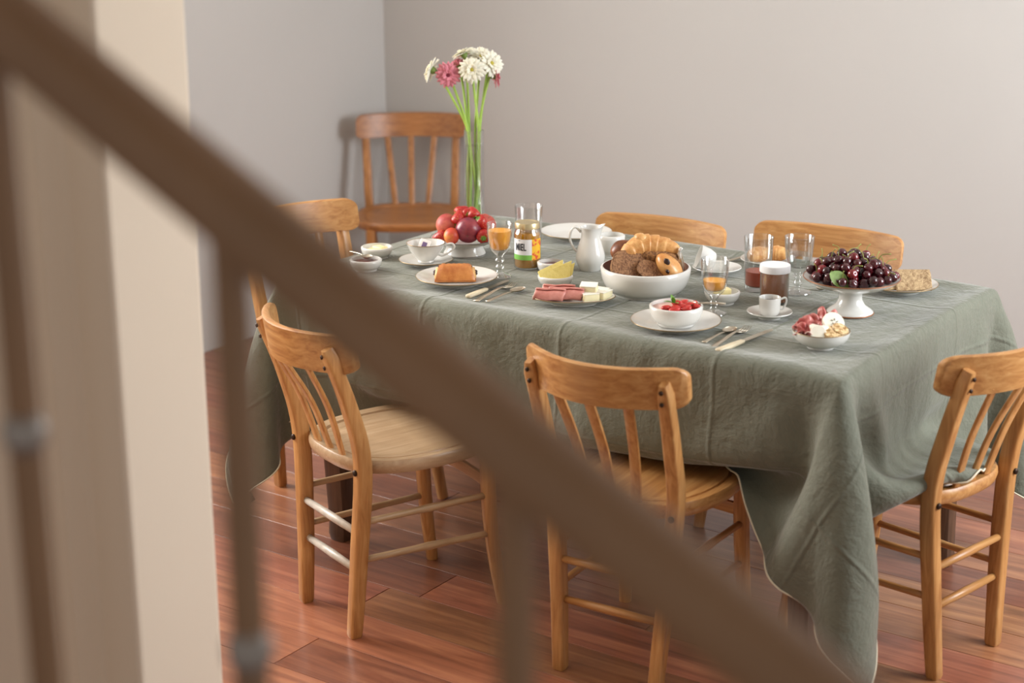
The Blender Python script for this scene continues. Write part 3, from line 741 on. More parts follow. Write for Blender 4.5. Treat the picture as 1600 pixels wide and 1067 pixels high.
mesh('jar_glass', *lathe([(0, 0), (.031, 0), (.0355, .004), (JR, .012), (JR, .094), (.0345, .102), (.031, .108), (.0305, .116), (.0285, .116), (.029, .107), (.0325, .1015), (JR - .002, .094), (JR - .002, .012), (.033, .006), (0, .005)], 48), M['glass'], jar, angle=50)
mesh('honey', *lathe([(0, .0054), (.0328, .0064), (JR - .0024, .0125), (JR - .0024, .0935), (.032, .1010), (0, .1012)], 48), M['honey'], jar, angle=50)
mesh('lid', *lathe([(0, .1165), (.0315, .1165), (.0325, .112), (.0335, .112), (.0335, .1255), (.0325, .1275), (.027, .1275), (.026, .1265), (0, .1265)], 48), M['gold_lid'], jar, angle=40)
def curved_patch(R, a0, a1, z0, z1, n=16):
    V = [(R * math.sin(a0 + (a1 - a0) * i / n), -R * math.cos(a0 + (a1 - a0) * i / n), z) for z in (z0, z1) for i in range(n + 1)]
    return V, [(i, i + 1, n + 2 + i, n + 1 + i) for i in range(n)]
lab = mesh('label', *curved_patch(JR + .0004, -1.25, .34, .029, .086), M['paper'], jar)
mesh('label_band', *curved_patch(JR + .0006, -1.25, .34, .029, .043), M['paper_green'], lab)
mesh('label_picture', *curved_patch(JR + .0005, .34, 1.3, .029, .086), M['paper_yellow'], lab)
def lettering(text, parent, R, a_c, z, size, mat, sx=1.0):
    cu = bpy.data.curves.new('lettering', 'FONT'); cu.body = text; cu.size = size; cu.align_x = 'CENTER'; cu.align_y = 'CENTER'; cu.resolution_u = 2; cu.offset = size * .022
    ob = bpy.data.objects.new('lettering', cu); COL.objects.link(ob)
    bpy.context.view_layer.update()
    me = bpy.data.meshes.new_from_object(ob.evaluated_get(bpy.context.evaluated_depsgraph_get()))
    bpy.data.objects.remove(ob)
    for v in me.vertices:
        a = a_c + v.co.x * sx / R
        v.co = (R * math.sin(a), -R * math.cos(a), z + v.co.y)
    me.materials.clear(); me.materials.append(M[mat])
    return link(bpy.data.objects.new('lettering', me), parent)
lettering('MIEL', lab, JR + .0012, -.52, .0640, .027, 'ink', .60)
lettering('••', lab, JR + .0012, -.62, .0825, .009, 'ink', .9)

# amber jar
aj = thing('preserve_jar', 'tall jar of amber preserve with white lid behind the espresso cup', 'jar', on(-.411, .501))
mesh('jar_glass', *lathe([(0, 0), (.034, 0), (.036, .003), (.0365, .08), (.0365, .083), (.0345, .083), (.0345, .004), (0, .003)], 48), M['glass'], aj, angle=50)
mesh('preserve', *lathe([(0, .0034), (.0341, .0044), (.0341, .081), (0, .081)], 48), M['amber'], aj, angle=50)
mesh('lid', *lathe([(0, .0832), (.037, .0832), (.0378, .079), (.0385, .079), (.0385, .093), (.0375, .0965), (.032, .0972), (0, .0975)], 48), M['paper'], aj, angle=40)

# --- small bowls
M['butter'] = plain('butter', srgb(240, 226, 168), .4, vary=.04, sss=.2)
M['jam'] = plain('dark_red_jam', srgb(92, 28, 26), .12, vary=.3, scale=80, bump=.4)
b = bowl('small white bowl holding pats of butter at the left end of the table', -1.540, .311, .0445, .030, .030)
for i, (dx, dy, rz, dz) in enumerate(((.010, -.004, .5, .012), (-.014, .008, 1.2, .012), (.008, .004, -.2, .0215))):
    bt = mesh('butter_pat', *box(-.019, .019, -.013, .013, 0, .0105, bev=.002), M['butter'])
    tag(put(bt, on(-1.540 + dx, .311 + dy, dz), (0, 0, rz)), ['lower right butter pat in the small bowl at the left table end', 'lower left butter pat in the small bowl at the left table end', 'uppermost butter pat in the small bowl at the left table end'][i], 'butter', 'butter pats in the left bowl')
b = bowl('small white bowl of dark red jam with a spoon, leftmost on the table', -1.471, .179, .044, .030, .030); fill(b, 'jam', .0405, .023, 'jam', .012)
sp = spoon('small spoon resting in the leftmost jam bowl', (-1.553, .215), (-1.465, .19))
sp.location.z = TZ + .031; sp.rotation_euler.x = -.06
b = bowl('small white bowl of brown jam behind the cheese bowl', -1.041, .435, .036, .030, .026); fill(b, 'jam', .0325, .023, 'jam', .012)
b = bowl('small white bowl holding slices of yellow cheese', -.951, .322, .0465, .029, .032)
M['yellow_cheese'] = two_tone('yellow_cheese', srgb(222, 202, 104), srgb(234, 216, 128), 90, .5, .3, .5, .5)
for i, (dx, dy, rz, tx, ty) in enumerate(((-.004, -.012, RZ + .25, -.62, .12), (.012, .004, RZ + .12, -.5, .1), (.018, .018, RZ - .1, -.38, .1))):
    V = [(-.030, -.004, -.022), (.026, -.004, -.022), (.036, -.004, .034), (-.036, -.004, .006), (-.030, .004, -.022), (.026, .004, -.022), (.036, .004, .034), (-.036, .004, .006)]
    F = [(0, 1, 2, 3), (7, 6, 5, 4), (0, 4, 5, 1), (1, 5, 6, 2), (2, 6, 7, 3), (3, 7, 4, 0)]
    kq = (1, .9, .7)[i]; V = [(a_ * kq, b_, c_ * kq) for a_, b_, c_ in V]
    c = mesh('cheese_slice', V, F, M['yellow_cheese'], smooth=False)
    bvm = c.modifiers.new('bevel', 'BEVEL'); bvm.width = .0015; bvm.segments = 2
    tag(put(c, on(-.951 + dx, .322 + dy, .038), (tx, 0, rz)), ['front yellow cheese slice with small holes in the bowl behind the ham', 'middle yellow cheese slice in the bowl behind the ham', 'rear yellow cheese slice in the bowl behind the ham'][i], 'cheese', 'yellow cheese slices')
b = bowl('small white butter bowl behind the half full goblet', -.513, .417, .045, .030, .031)
for i, (dx, dy, rz) in enumerate(((-.006, .004, .3), (.008, -.012, .9))):
    tag(put(mesh('butter_pat', *box(-.018, .018, -.013, .013, 0, .014, bev=.002), M['butter']), on(-.513 + dx, .417 + dy, .013 + .0 * i + i * .0145), (0, 0, rz)), ['lower butter pat in the bowl behind the half full goblet', 'upper butter pat in the bowl behind the half full goblet'][i], 'butter', 'butter pats in the middle bowl')

# --- tea cup
sc = plate('white saucer with thin gold rim under the tea cup', -1.376, .322, .0745, .014, name='saucer', cat='saucer', foot=.5)
cup = thing('tea_cup', 'wide white tea cup with gold rim and handle on the left saucer', 'cup', on(-1.376, .322, .0085), RZ)
mesh('cup_body', *lathe([(0, .002), (.019, .002), (.021, 0), (.0225, .001), (.021, .005), (.026, .010), (.037, .022), (.046, .036), (.0515, .0500), (.0525, .0525), (.0515, .0535), (.0495, .0505), (.044, .037), (.035, .0235), (.022, .011), (0, .009)], 56), M['porcelain'], cup, angle=60)
mesh('rim', *ring(.0521, .053, .0011, 56), M['rim_gold'], cup)
mesh('handle', *sweep(handle_path(.0495, .046, .034, .019, .028), (.0028, .0034), 10, 2, (0, 1, 0)), M['porcelain'], cup)
M['bag'] = plain('sugar_paper', srgb(232, 226, 222), .6); M['violet'] = plain('violet_print', srgb(110, 90, 130), .6)
sg = thing('sugar_packet', 'small white paper packet with violet print inside the tea cup', 'packet', on(-1.392, .335, .048), .4)
mesh('packet', *xf(box(-.015, .015, -.0025, .0025, -.018, .018, bev=.002), rot=(-.5, .3, 0)), M['bag'], sg)
mesh('print', *xf(box(-.006, .007, -.003, -.0027, -.010, .010), rot=(-.5, .3, 0)), M['violet'], sg, smooth=False)

# --- pastry plate
plate('white dinner plate with thin rim under the golden filled pastry', -1.184, .205, .108, .019)
M['crust'] = two_tone('golden_crust', srgb(168, 92, 38), srgb(204, 136, 72), 22, .38, .35, .65, .3)
M['dough'] = two_tone('pale_dough', srgb(212, 160, 96), srgb(228, 184, 124), 40, .5, .3, .7, .4)
M['choc'] = plain('dark_chocolate', srgb(50, 30, 24), .4)
pt = thing('pain_au_chocolat', 'golden rectangular chocolate pastry lying on the left dinner plate', 'pastry', on(-1.184 - .003, .205 - .002, .011), RZ + .02)
V, F = [], []; secp = [(-.034, 0), (-.037, .006), (-.034, .017), (-.024, .032), (-.016, .038), (.014, .0385), (.024, .033), (.034, .018), (.037, .006), (.034, 0)]
NL_ = 18
for i in range(NL_ + 1):
    u = i / NL_; x = -.052 + .104 * u; e = min(1, min(u, 1 - u) * 9); s = .86 + .14 * math.sqrt(e)
    for j, (yy, zz) in enumerate(secp):
        w = 1 + .02 * math.sin(u * 40 + j * .4)
        V.append((x * (1.04 - 5.5 * zz), yy * s * w, zz * (.9 + .1 * e) * w))
m = len(secp)
for i in range(NL_):
    for j in range(m): F.append((i * m + j, (i + 1) * m + j, (i + 1) * m + (j + 1) % m, i * m + (j + 1) % m))
mesh('crust', V, F, M['crust'], pt, angle=38)
for s in (-1, 1):
    mesh('rolled_end', *xf(lathe([(0, .003), (.006, .004), (.008, 0), (.012, .004), (.015, 0), (.019, .003), (.021, -.006), (0, -.008)], 24), (s * .0495, 0, .0165), (0, s * PI / 2 - s * .2, 0), (.74, 1.38, 1)), M['dough'], pt)
    for yy in (-.010, .012): mesh('chocolate_stick', *xf(blob(.005, .006, .0045, su=10, sv=6), (s * .0535, yy, .017)), M['choc'], pt)

# --- far plate, cup and pitcher
plate('large empty white plate on the far side beside the pitcher', -1.209, .823, .105, .02)
b = bowl('tall white cup without handle behind the pitcher', -1.018, .709, .038, .055, .026, name='beaker')
tag(b, cat='cup')
pc = thing('pitcher', 'white porcelain milk pitcher with a curved handle', 'pitcher', on(-.972, .525), RZ)
prof = spline([(.027, 0), (.030, .006), (.0385, .026), (.0385, .045), (.031, .072), (.0255, .092), (.026, .108), (.029, .118)], 5)
V, F = [], []; SG = 40; rings_ = [(0, .002), (.024, .002)] + [tuple(p_) for p_ in prof] + [(.0275, .118), (.0235, .106), (.023, .092), (.028, .072), (.0355, .045), (.0355, .026), (.02, .008), (0, .007)]
for r_, z_ in rings_:
    for k_ in range(SG):
        a = 2 * PI * k_ / SG; g = math.exp(-(min(a, 2 * PI - a) / .45) ** 2) * max(0, (z_ - .085) / .033)
        rr = r_ * (1 + .38 * g); V.append((rr * math.cos(a), rr * math.sin(a), z_ + .009 * g - (.006 * max(0, (z_ - .1) / .018) * max(0, -math.cos(a)) * 0)))
for i in range(len(rings_) - 1):
    for k_ in range(SG): F.append((i * SG + k_, i * SG + (k_ + 1) % SG, (i + 1) * SG + (k_ + 1) % SG, (i + 1) * SG + k_))
mesh('pitcher_body', V, F, M['porcelain'], pc, angle=70)
mesh('handle', *xf(sweep(spline([(.026, 0, .104), (.040, 0, .118), (.052, 0, .108), (.055, 0, .085), (.046, 0, .062), (.036, 0, .050)], 5), (.0033, .0048), 10, 2, (0, 1, 0)), rot=(0, 0, PI)), M['porcelain'], pc)

# --- ham plate
hp = plate('oval white plate carrying ham rolls and soft cheese', -.817, .204, .104, .017, name='oval_plate', sy=.62, rz=RZ + .03)
def ham_mat():
    return two_tone('pink_ham', srgb(196, 120, 110), srgb(216, 150, 138), 40, .4, .35, .7, .2)
M['ham'] = ham_mat(); M['ham_fat'] = plain('ham_fat_edge', srgb(228, 196, 184), .5)
def ham_roll(off, rz, L, label):
    p = Vector((-.817, .204, 0)) + IR * off[0] + IB * off[1]
    t = thing('ham_roll', label, 'ham', on(p.x, p.y, .020), RZ + rz)
    V, F = [], []; NT_, NL2 = 44, 10
    for i in range(NL2 + 1):
        u = i / NL2; x = -L / 2 + L * u
        for j in range(NT_):
            a = j / (NT_ - 1) * 2 * PI * 2.3; r = .006 + .0115 * j / (NT_ - 1) + .0012 * math.sin(u * 9 + a)
            V.append((x + .004 * math.sin(a), r * math.cos(a), .006 + r * math.sin(a) * .85))
    for i in range(NL2):
        for j in range(NT_ - 1): F.append((i * NT_ + j, (i + 1) * NT_ + j, (i + 1) * NT_ + j + 1, i * NT_ + j + 1))
    h_ = mesh('ham_slice', V, F, M['ham'], t); sm = h_.modifiers.new('solidify', 'SOLIDIFY'); sm.thickness = .0022
    mesh('fat_edge', *sweep([Vector(V[j]) + Vector((-.0005, 0, 0)) for j in range(NT_)], (.0013, .0013), 6), M['ham_fat'], t)
    return t
ham_roll((-.062, -.012), -.12, .075, 'leftmost pink ham roll on the oval plate')
ham_roll((-.022, -.004), -.16, .088, 'larger pink ham roll in the middle of the oval plate')
ham_roll((-.040, .026), -.05, .08, 'pink ham roll at the back of the oval plate')
M['brie'] = plain('soft_cheese_cream', srgb(238, 228, 188), .5, vary=.03, sss=.2); M['rind'] = plain('white_cheese_rind', srgb(240, 236, 224), .8, bump=.5, scale=200)
for i, (dx, dy, dz, rz, tl, lb) in enumerate(((.040, -.016, .011, .3, 0, 'soft white cheese wedge at the front of the oval plate'), (.038, .004, .030, -.25, .25, 'soft white cheese wedge lying on top of the others on the oval plate'), (.075, .002, .012, .9, 0, 'soft white cheese wedge at the right tip of the oval plate'), (.068, .024, .013, -.6, 0, 'soft white cheese wedge at the back of the oval plate'))):
    p = Vector((-.817, .204, 0)) + IR * dx + IB * dy
    t = thing('cheese_wedge', lb, 'cheese', on(p.x, p.y, dz), RZ + rz); t.rotation_euler.x = tl
    mesh('cheese_body', *box(-.021, .021, -.013, .013, .0015, .0195, bev=.003), M['brie'], t)
    mesh('rind', *join(box(-.0215, .0215, -.0135, .0135, .0188, .0212, bev=.001, seg=1), box(-.0215, .0215, -.0135, .0135, 0, .0022, bev=.001, seg=1)), M['rind'], t, smooth=False)

# --- bread bowl
BX, BY = -.724, .397
bb = bowl('large round white bowl with brown inside, heaped with bread and pastries', BX, BY, .1155, .068, .083, inner='inner_brown', th=.006)
def near(cx, cy, dx, dy): 
    p = Vector((cx, cy, 0)) + IR * dx + IB * dy; return p.x, p.y
M['seed'] = two_tone('seeded_brown_bread', srgb(96, 62, 36), srgb(182, 132, 82), 130, .8, .38, .62, 1.0, .004)
M['crumb'] = two_tone('brown_crumb', srgb(104, 68, 46), srgb(172, 128, 90), 230, .85, .38, .62, .8, .003)
M['croissant'] = two_tone('flaky_croissant', srgb(190, 122, 58), srgb(232, 186, 122), 45, .4, .3, .7, .5, .003)
def bread_slice(dx, dy, dz, rot, label, w=.10, h=.055, th=.012):
    t = thing('bread_slice', label, 'bread', on(*near(BX, BY, dx, dy), dz), 0, 'seeded bread slices in the bowl'); t.rotation_euler = rot
    V, F = [], []; out = []
    for i in range(28):
        a = 2 * PI * i / 28; c, s = math.cos(a), math.sin(a)
        f = lambda q_, e: math.copysign(abs(q_) ** e, q_)
        out.append((w / 2 * f(c, .7), h / 2 * f(s, .75) * (1.08 if s > 0 else .9) * (1 + .05 * mnoise.noise(Vector((c * 3 + dx * 50, s * 3, dz * 9))))))
    m = 28
    V = [(x, y_, -th / 2) for x, y_ in out] + [(x, y_, th / 2) for x, y_ in out]
    mesh('crust', V, [(i, (i + 1) % m, m + (i + 1) % m, m + i) for i in range(m)], M['seed'], t)
    V2 = [(x * .99, y_ * .985, -th / 2 - .0005) for x, y_ in out] + [(x * .99, y_ * .985, th / 2 + .0005) for x, y_ in out]
    mesh('crumb', V2, [tuple(range(m - 1, -1, -1)), tuple(range(m, 2 * m))], M['crumb'], t, smooth=False)
    return t
for i, (dx, dy, dz, rx, ry, rz, lb) in enumerate(((-.050, -.046, .073, 1.0, .25, .15, 'front seeded bread slice leaning at the left of the bread bowl'), (-.047, -.034, .080, .98, .22, .14, 'second seeded bread slice from the front left of the bread bowl'), (-.043, -.021, .086, .95, .2, .12, 'third seeded bread slice from the front left of the bread bowl'), (.014, -.052, .064, .85, .42, -.15, 'seeded bread slice at the front centre of the bread bowl'))):
    t = bread_slice(dx, dy, dz, (0, 0, 0), lb, .088, .052)
    t.rotation_euler = (rx, ry, RZ + rz)
def loaf(dx, dy, dz, r, rot, mat, label, seed, amp=.12, freq=60, name='bread_roll', n=2.3):
    t = mesh(name, *blob(*r, amp=amp, freq=freq, seed=seed, su=28, sv=18, n=n), M[mat]); t.location = on(*near(BX, BY, dx, dy), dz); t.rotation_euler = rot
    return tag(t, label, 'bread')
loaf(.036, .0, .090, (.058, .024, .022), (0, .1, RZ - .1), 'seed', 'long seeded brown roll under the croissant', 3, .16, 70)
M['choc_bun'] = two_tone('dark_glazed_bun', srgb(92, 50, 28), srgb(150, 86, 44), 25, .35, .35, .65, .2)
loaf(-.044, .040, .098, (.046, .034, .030), (0, .15, RZ + .4), 'choc_bun', 'dark glazed bun at the back left of the bread bowl', 5, .06, 30)
loaf(-.005, .015, .045, (.078, .066, .032), (0, 0, RZ), 'seed', 'flat seeded loaf at the bottom of the bread bowl', 8, .1, 50)
M['glazed'] = two_tone('glazed_golden_dough', srgb(196, 128, 62), srgb(226, 176, 112), 18, .3, .35, .65, .1)
t = thing('chocolate_bun', 'golden glazed bun with chocolate chunks at the front right of the bread bowl', 'bun', on(*near(BX, BY, .058, -.040), .074), RZ - .1); t.rotation_euler.y = .85
mesh('bun_dough', *blob(.046, .034, .026, amp=.05, freq=30, seed=2, su=28, sv=18), M['glazed'], t)
for (a, b_, c_, s) in ((-.022, -.022, .010, .010), (.030, -.018, .006, .006), (-.004, -.028, -.004, .006)):
    mesh('chocolate_chunk', *xf(blob(s, .004, s * .75, amp=.3, freq=120, su=12, sv=8), (a, b_ - .006, c_)), M['choc'], t)
# croissant: crescent with ridges
cr = thing('croissant', 'flaky golden croissant lying on top of the bread bowl', 'croissant', on(*near(BX, BY, .010, .012), .108), RZ); cr.rotation_euler = (0, .02, RZ + .05)
pp_, ss_ = [], []
NC = 60
for i in range(NC + 1):
    u = i / NC * 2 - 1
    pp_.append((u * .073, -.030 * u * u + .012, .010 - .030 * max(0, -u) ** 2 - .004 * u))
    r = .026 * (1 - abs(u) ** 2.2) ** .55 + .003; st_ = (i % 10) / 10
    ss_.append((r * (1 + .12 * st_), r * (.95 + .12 * st_)))
mesh('croissant_body', *sweep(pp_, ss_, 20, 2.2), M['croissant'], cr)
mesh('croissant_peak', *xf(blob(.020, .017, .018, amp=.25, freq=60, seed=4), (-.022, .008, .026), (0, .5, 0)), M['croissant'], cr)
sv = thing('serving_tongs', 'slim white ribbed utensil handle standing upright in the bread bowl', 'utensil', on(*near(BX, BY, .088, -.012), .055), RZ)
mesh('handle', *sweep(spline([(.006, 0, -.02), (.004, 0, .02), (-.004, .0, .055), (.002, .0, .066)], 5), [(.004, .003)] * 8 + [(.006, .004)] * 8, 10, 3), M['porcelain'], sv)
for s in (-.0045, 0, .0045): mesh('rib', *sweep(spline([(.006 + s, -.004, -.02), (.004 + s, -.004, .02), (-.004 + s, -.004, .053)], 5), (.0012, .0012), 6), M['silver'], sv)

# --- strawberry bowl
plate('white plate with thin rim under the strawberry bowl', -.499, .158, .108, .018)
bowl('white bowl of cut strawberries on the front plate', -.499, .158, .064, .046, .043).location.z = TZ + .008
SBX, SBY = -.499, .158
M['yogurt'] = plain('pink_yoghurt', srgb(222, 176, 160), .35, vary=.05, sss=.1)
yg = mesh('yoghurt', *lathe([(0, .028), (.052, .030), (.0575, .040), (.03, .0412), (0, .0415)], 40), M['yogurt']); tag(put(yg, on(SBX, SBY, .008)), 'pink yoghurt under the strawberries in the front bowl', 'yoghurt')
def strawberry_mat():
    q = NT('strawberry_skin'); q.set(Roughness=.36); tc = q.n('ShaderNodeTexCoord')
    v = q.n('ShaderNodeTexVoronoi', Scale=210); q.l(tc.outputs['Object'], v.inputs['Vector'])
    r = q.n('ShaderNodeValToRGB'); e = r.color_ramp.elements; e[0].position = .16; e[0].color = srgb(216, 160, 84); e[1].position = .26; e[1].color = srgb(172, 32, 32)
    q.l(v.outputs['Distance'], r.inputs['Fac']); q.l(r.outputs['Color'], q.b.inputs['Base Color'])
    bp = q.n('ShaderNodeBump', Strength=.5, Distance=.001); q.l(v.outputs['Distance'], bp.inputs['Height']); q.l(bp.outputs['Normal'], q.b.inputs['Normal']); return q.m
M['strawberry'] = strawberry_mat(); M['leaf'] = two_tone('fresh_green_leaf', srgb(84, 132, 48), srgb(128, 170, 72), 60, .5, .3, .7, .3)
M['leaf_pale'] = two_tone('pale_green_leaf', srgb(116, 146, 76), srgb(150, 176, 104), 50, .5, .3, .7, .3)
M['straw_cut'] = two_tone('cut_strawberry', srgb(168, 24, 24), srgb(204, 62, 54), 90, .25, .35, .65, .2)
def leaf_mesh(L, W, bend=.3, n=8, fold=.25):
    V, F = [], []
    for i in range(n + 1):
        u = i / n; w = W * math.sin(PI * min(1, u * .97 + .03)) ** .8 * (1 - .35 * u); z = bend * L * u * u
        V += [(-w, L * u, z + fold * w), (0, L * u, z), (w, L * u, z + fold * w)]
    for i in range(n):
        for k in (0, 1): F.append((i * 3 + k, i * 3 + k + 1, i * 3 + k + 4, i * 3 + k + 3))
    return V, F
def strawberry(loc, s, rot, label, group, calyx=True):
    t = thing('strawberry', label, 'strawberry', loc, 0, group); t.rotation_euler = rot
    mesh('berry', *lathe([(0, -.027 * s), (.005 * s, -.0255 * s), (.011 * s, -.017 * s), (.016 * s, -.003 * s), (.0175 * s, .006 * s), (.015 * s, .013 * s), (.007 * s, .0155 * s), (0, .015 * s)], 20), M['strawberry'], t)
    if calyx:
        parts = [xf(leaf_mesh(.014 * s, .0038 * s, -.35, 4), (0, 0, .0162 * s), (0, 0, k * 2 * PI / 6)) for k in range(6)]
        mesh('calyx', *join(*parts, sweep([(0, 0, .015 * s), (0, 0, .024 * s)], .0014 * s, 6)), M['leaf'], t)
    return t
for i, (dx, dy, rz, s) in enumerate(((.012, -.014, .3, 1), (.030, -.002, 1.1, 1.05), (.024, -.026, 2.0, .9), (-.006, -.030, 2.8, .9), (-.026, -.022, .9, .8), (.020, .020, 1.9, 1), (.045, -.010, .2, .85), (.044, .014, 2.3, .8), (.004, .006, 0, .9))):
    V, F = lathe([(0, -.019 * s), (.006 * s, -.018 * s), (.012 * s, -.010 * s), (.0155 * s, .002 * s), (.014 * s, .009 * s), (0, .012 * s)], 16)
    V = [(x, y_, z_ * 1) for x, y_, z_ in V]
    c = mesh('strawberry_piece', V, F, M['straw_cut'])
    put(c, on(*near(SBX, SBY, dx, dy), .054 + (.004 if i == 8 else 0)), (PI / 2 - .2, 0, rz)); c.scale = (1, .55, 1)
    tag(c, 'piece of cut strawberry in the front white bowl', 'strawberry', 'cut strawberries in the front bowl')
mi = thing('mint_sprig', 'bright green mint sprig on the cut strawberries', 'mint', on(*near(SBX, SBY, -.006, -.004), .060), 0)
for k, (a, tl, s) in enumerate(((0, .3, 1), (2.2, .35, 1), (4.1, .4, .95), (1.1, 1.1, .9), (3.3, 1.2, .8))):
    mesh('mint_leaf', *xf(leaf_mesh(.026 * s, .008 * s, -.15), rot=(tl, 0, a)), M['leaf'], mi)
sp = spoon('teaspoon leaning on the right rim of the strawberry bowl', (-.392, .205), (-.49, .165)); sp.location.z = TZ + .060; sp.rotation_euler.x = -.10

# --- cup and saucer on the far side
plate('white saucer on the far side behind the half full goblet', -.674, .690, .066, .014, name='saucer', cat='saucer', foot=.5, rim=None)
ck = thing('coffee_cup', 'white cup tipped over on the far saucer behind the half full goblet', 'cup', on(-.690, .675, .032), RZ)
mesh('cup_body', *xf(lathe([(0, 0), (.018, 0), (.024, .004), (.030, .02), (.033, .044), (.0325, .0455), (.031, .044), (.028, .02), (.022, .007), (0, .005)], 40), (.014, 0, -.002), (0, -1.25, 0)), M['porcelain'], ck, angle=60)

# --- plate with golden pastry on the far side
plate('small white plate on the far side with a croissant, seen through the tumbler', -.603, .844, .072, .016, rim=None)
for i, (dx, dy, rz, lb) in enumerate(((-.024, -.006, .4, 'small golden croissant on the far plate, left one'), (.026, .006, -.3, 'small golden croissant on the far plate, right one'))):
    c = thing('small_croissant', lb, 'croissant', on(*near(-.603, .844, dx, dy), .030), RZ + rz)
    P_, S_ = [], []
    for k in range(31):
        u = k / 30 * 2 - 1; P_.append((u * .034, -.016 * u * u, 0)); r = .019 * (1 - abs(u) ** 2.2) ** .55 + .002; S_.append((r * (1 + .12 * (k % 6) / 6), r * (.95 + .12 * (k % 6) / 6)))
    mesh('croissant_body', *sweep(P_, S_, 16, 2.2), M['croissant'], c)

# --- espresso
plate('small white saucer under the espresso cup', -.353, .360, .0555, .015, name='saucer', cat='saucer', foot=.5, rim=None)
ec = thing('espresso_cup', 'small straight white espresso cup with round handle', 'cup', on(-.353, .360, .0085), RZ + .15)
mesh('cup_body', *lathe([(0, .001), (.020, .001), (.021, 0), (.0235, .004), (.0255, .014), (.0265, .042), (.026, .0435), (.0248, .042), (.0235, .014), (.02, .006), (0, .005)], 44), M['porcelain'], ec, angle=60)
M['coffee'] = plain('coffee', srgb(60, 36, 22), .15)
fill(ec, 'coffee', .0242, .032, 'coffee', .004)
mesh('handle', *sweep(handle_path(.0255, .036, .0245, .014, .016), (.0024, .0032), 10, 2, (0, 1, 0)), M['porcelain'], ec)
spoon('tiny spoon on the cloth behind the cherry stand', (-.30, .70), (-.372, .662))

# --- dry-cured ham and goat cheese bowl
PX, PY = -.143, .199
pb = bowl('shallow white bowl with gold rim holding cured ham and goat cheese', PX, PY, .066, .040, .031, rim='rim_gold', th=.004)
M['cured'] = two_tone('cured_ham', srgb(158, 62, 58), srgb(214, 136, 128), 38, .35, .42, .62, .1)
def cured(dx, dy, dz, rot, seed, label, sx=1):
    V, F = [], []; n1, n2 = 14, 10; rr_ = random.Random(seed)
    for i in range(n1 + 1):
        for j in range(n2 + 1):
            u, v = i / n1 - .5, j / n2 - .5
            V.append((u * .06 * sx, v * .042 + .006 * math.sin(u * 9 + seed), .007 * math.sin(u * 12 + seed * 2 + v * 3) + .005 * math.sin(v * 8 + seed)))
    for i in range(n1):
        for j in range(n2): F.append((i * (n2 + 1) + j, i * (n2 + 1) + j + 1, (i + 1) * (n2 + 1) + j + 1, (i + 1) * (n2 + 1) + j))
    o = mesh('cured_ham_slice', V, F, M['cured']); s_ = o.modifiers.new('solidify', 'SOLIDIFY'); s_.thickness = .0014
    put(o, on(*near(PX, PY, dx, dy), dz), (rot[0], rot[1], RZ + rot[2])); tag(o, label, 'ham', 'cured ham slices in the right bowl')
    fe = mesh('fat_edge', *sweep([V[i * (n2 + 1)] for i in range(n1 + 1)], (.0012, .0012), 6), M['ham_fat'], o)
cured(-.038, -.004, .050, (.2, -.35, 1.3), 1, 'crinkled cured ham slice hanging over the left rim of the right bowl')
cured(-.030, .016, .047, (.4, -.1, .6), 2, 'crinkled cured ham slice at the back left of the right bowl')
cured(-.008, .026, .050, (.6, 0, .2), 3, 'crinkled cured ham slice at the back centre of the right bowl')
cured(.020, .036, .056, (.7, .2, -.1), 5, 'crinkled cured ham slice standing at the back of the goat cheese', .8)
cured(-.026, -.016, .048, (.1, -.2, .3), 7, 'crinkled cured ham slice left of the goat cheese', .8)
M['goat'] = plain('white_goat_cheese', srgb(240, 236, 220), .5, vary=.02, sss=.15, bump=.2, scale=80)
M['goat_brown'] = two_tone('honeyed_goat_cheese', srgb(150, 108, 46), srgb(236, 206, 158), 130, .35, .42, .58, .15)
M['thyme'] = plain('dried_thyme', srgb(92, 84, 52), .7)
for i, (dx, dy, dz, rx, ry, r, mt, lb) in enumerate(((-.008, -.014, .050, -.15, .1, .024, 'goat', 'round goat cheese slice lying flat in the right bowl'), (.028, .008, .055, .85, .25, .026, 'goat', 'round goat cheese slice standing upright in the right bowl'), (-.014, -.038, .044, 1.0, -.1, .018, 'goat', 'goat cheese slice at the front left of the right bowl'), (.016, -.036, .042, .45, .15, .021, 'goat_brown', 'honey coloured goat cheese slice at the front of the right bowl'), (.038, -.022, .046, .4, .3, .020, 'goat_brown', 'honey coloured goat cheese slice at the right rim of the right bowl'))):
    t = thing('goat_cheese_slice', lb, 'cheese', on(*near(PX, PY, dx, dy), dz), 0); t.rotation_euler = (rx, ry, RZ)
    mesh('cheese_body', *lathe([(0, -.006), (r * .93, -.006), (r, -.003), (r, .003), (r * .93, .006), (0, .0065)], 32), M[mt], t, angle=40)
    if i < 2:
        mesh('thyme', *join(*[sweep([(.004 * math.cos(k), .004 * math.sin(k), .007), (.009 * math.cos(k + .4), .008 * math.sin(k + .4), .009)], .0009, 5) for k in (0, 1.3, 2.6, 4.1, 5.2)]), M['thyme'], t)

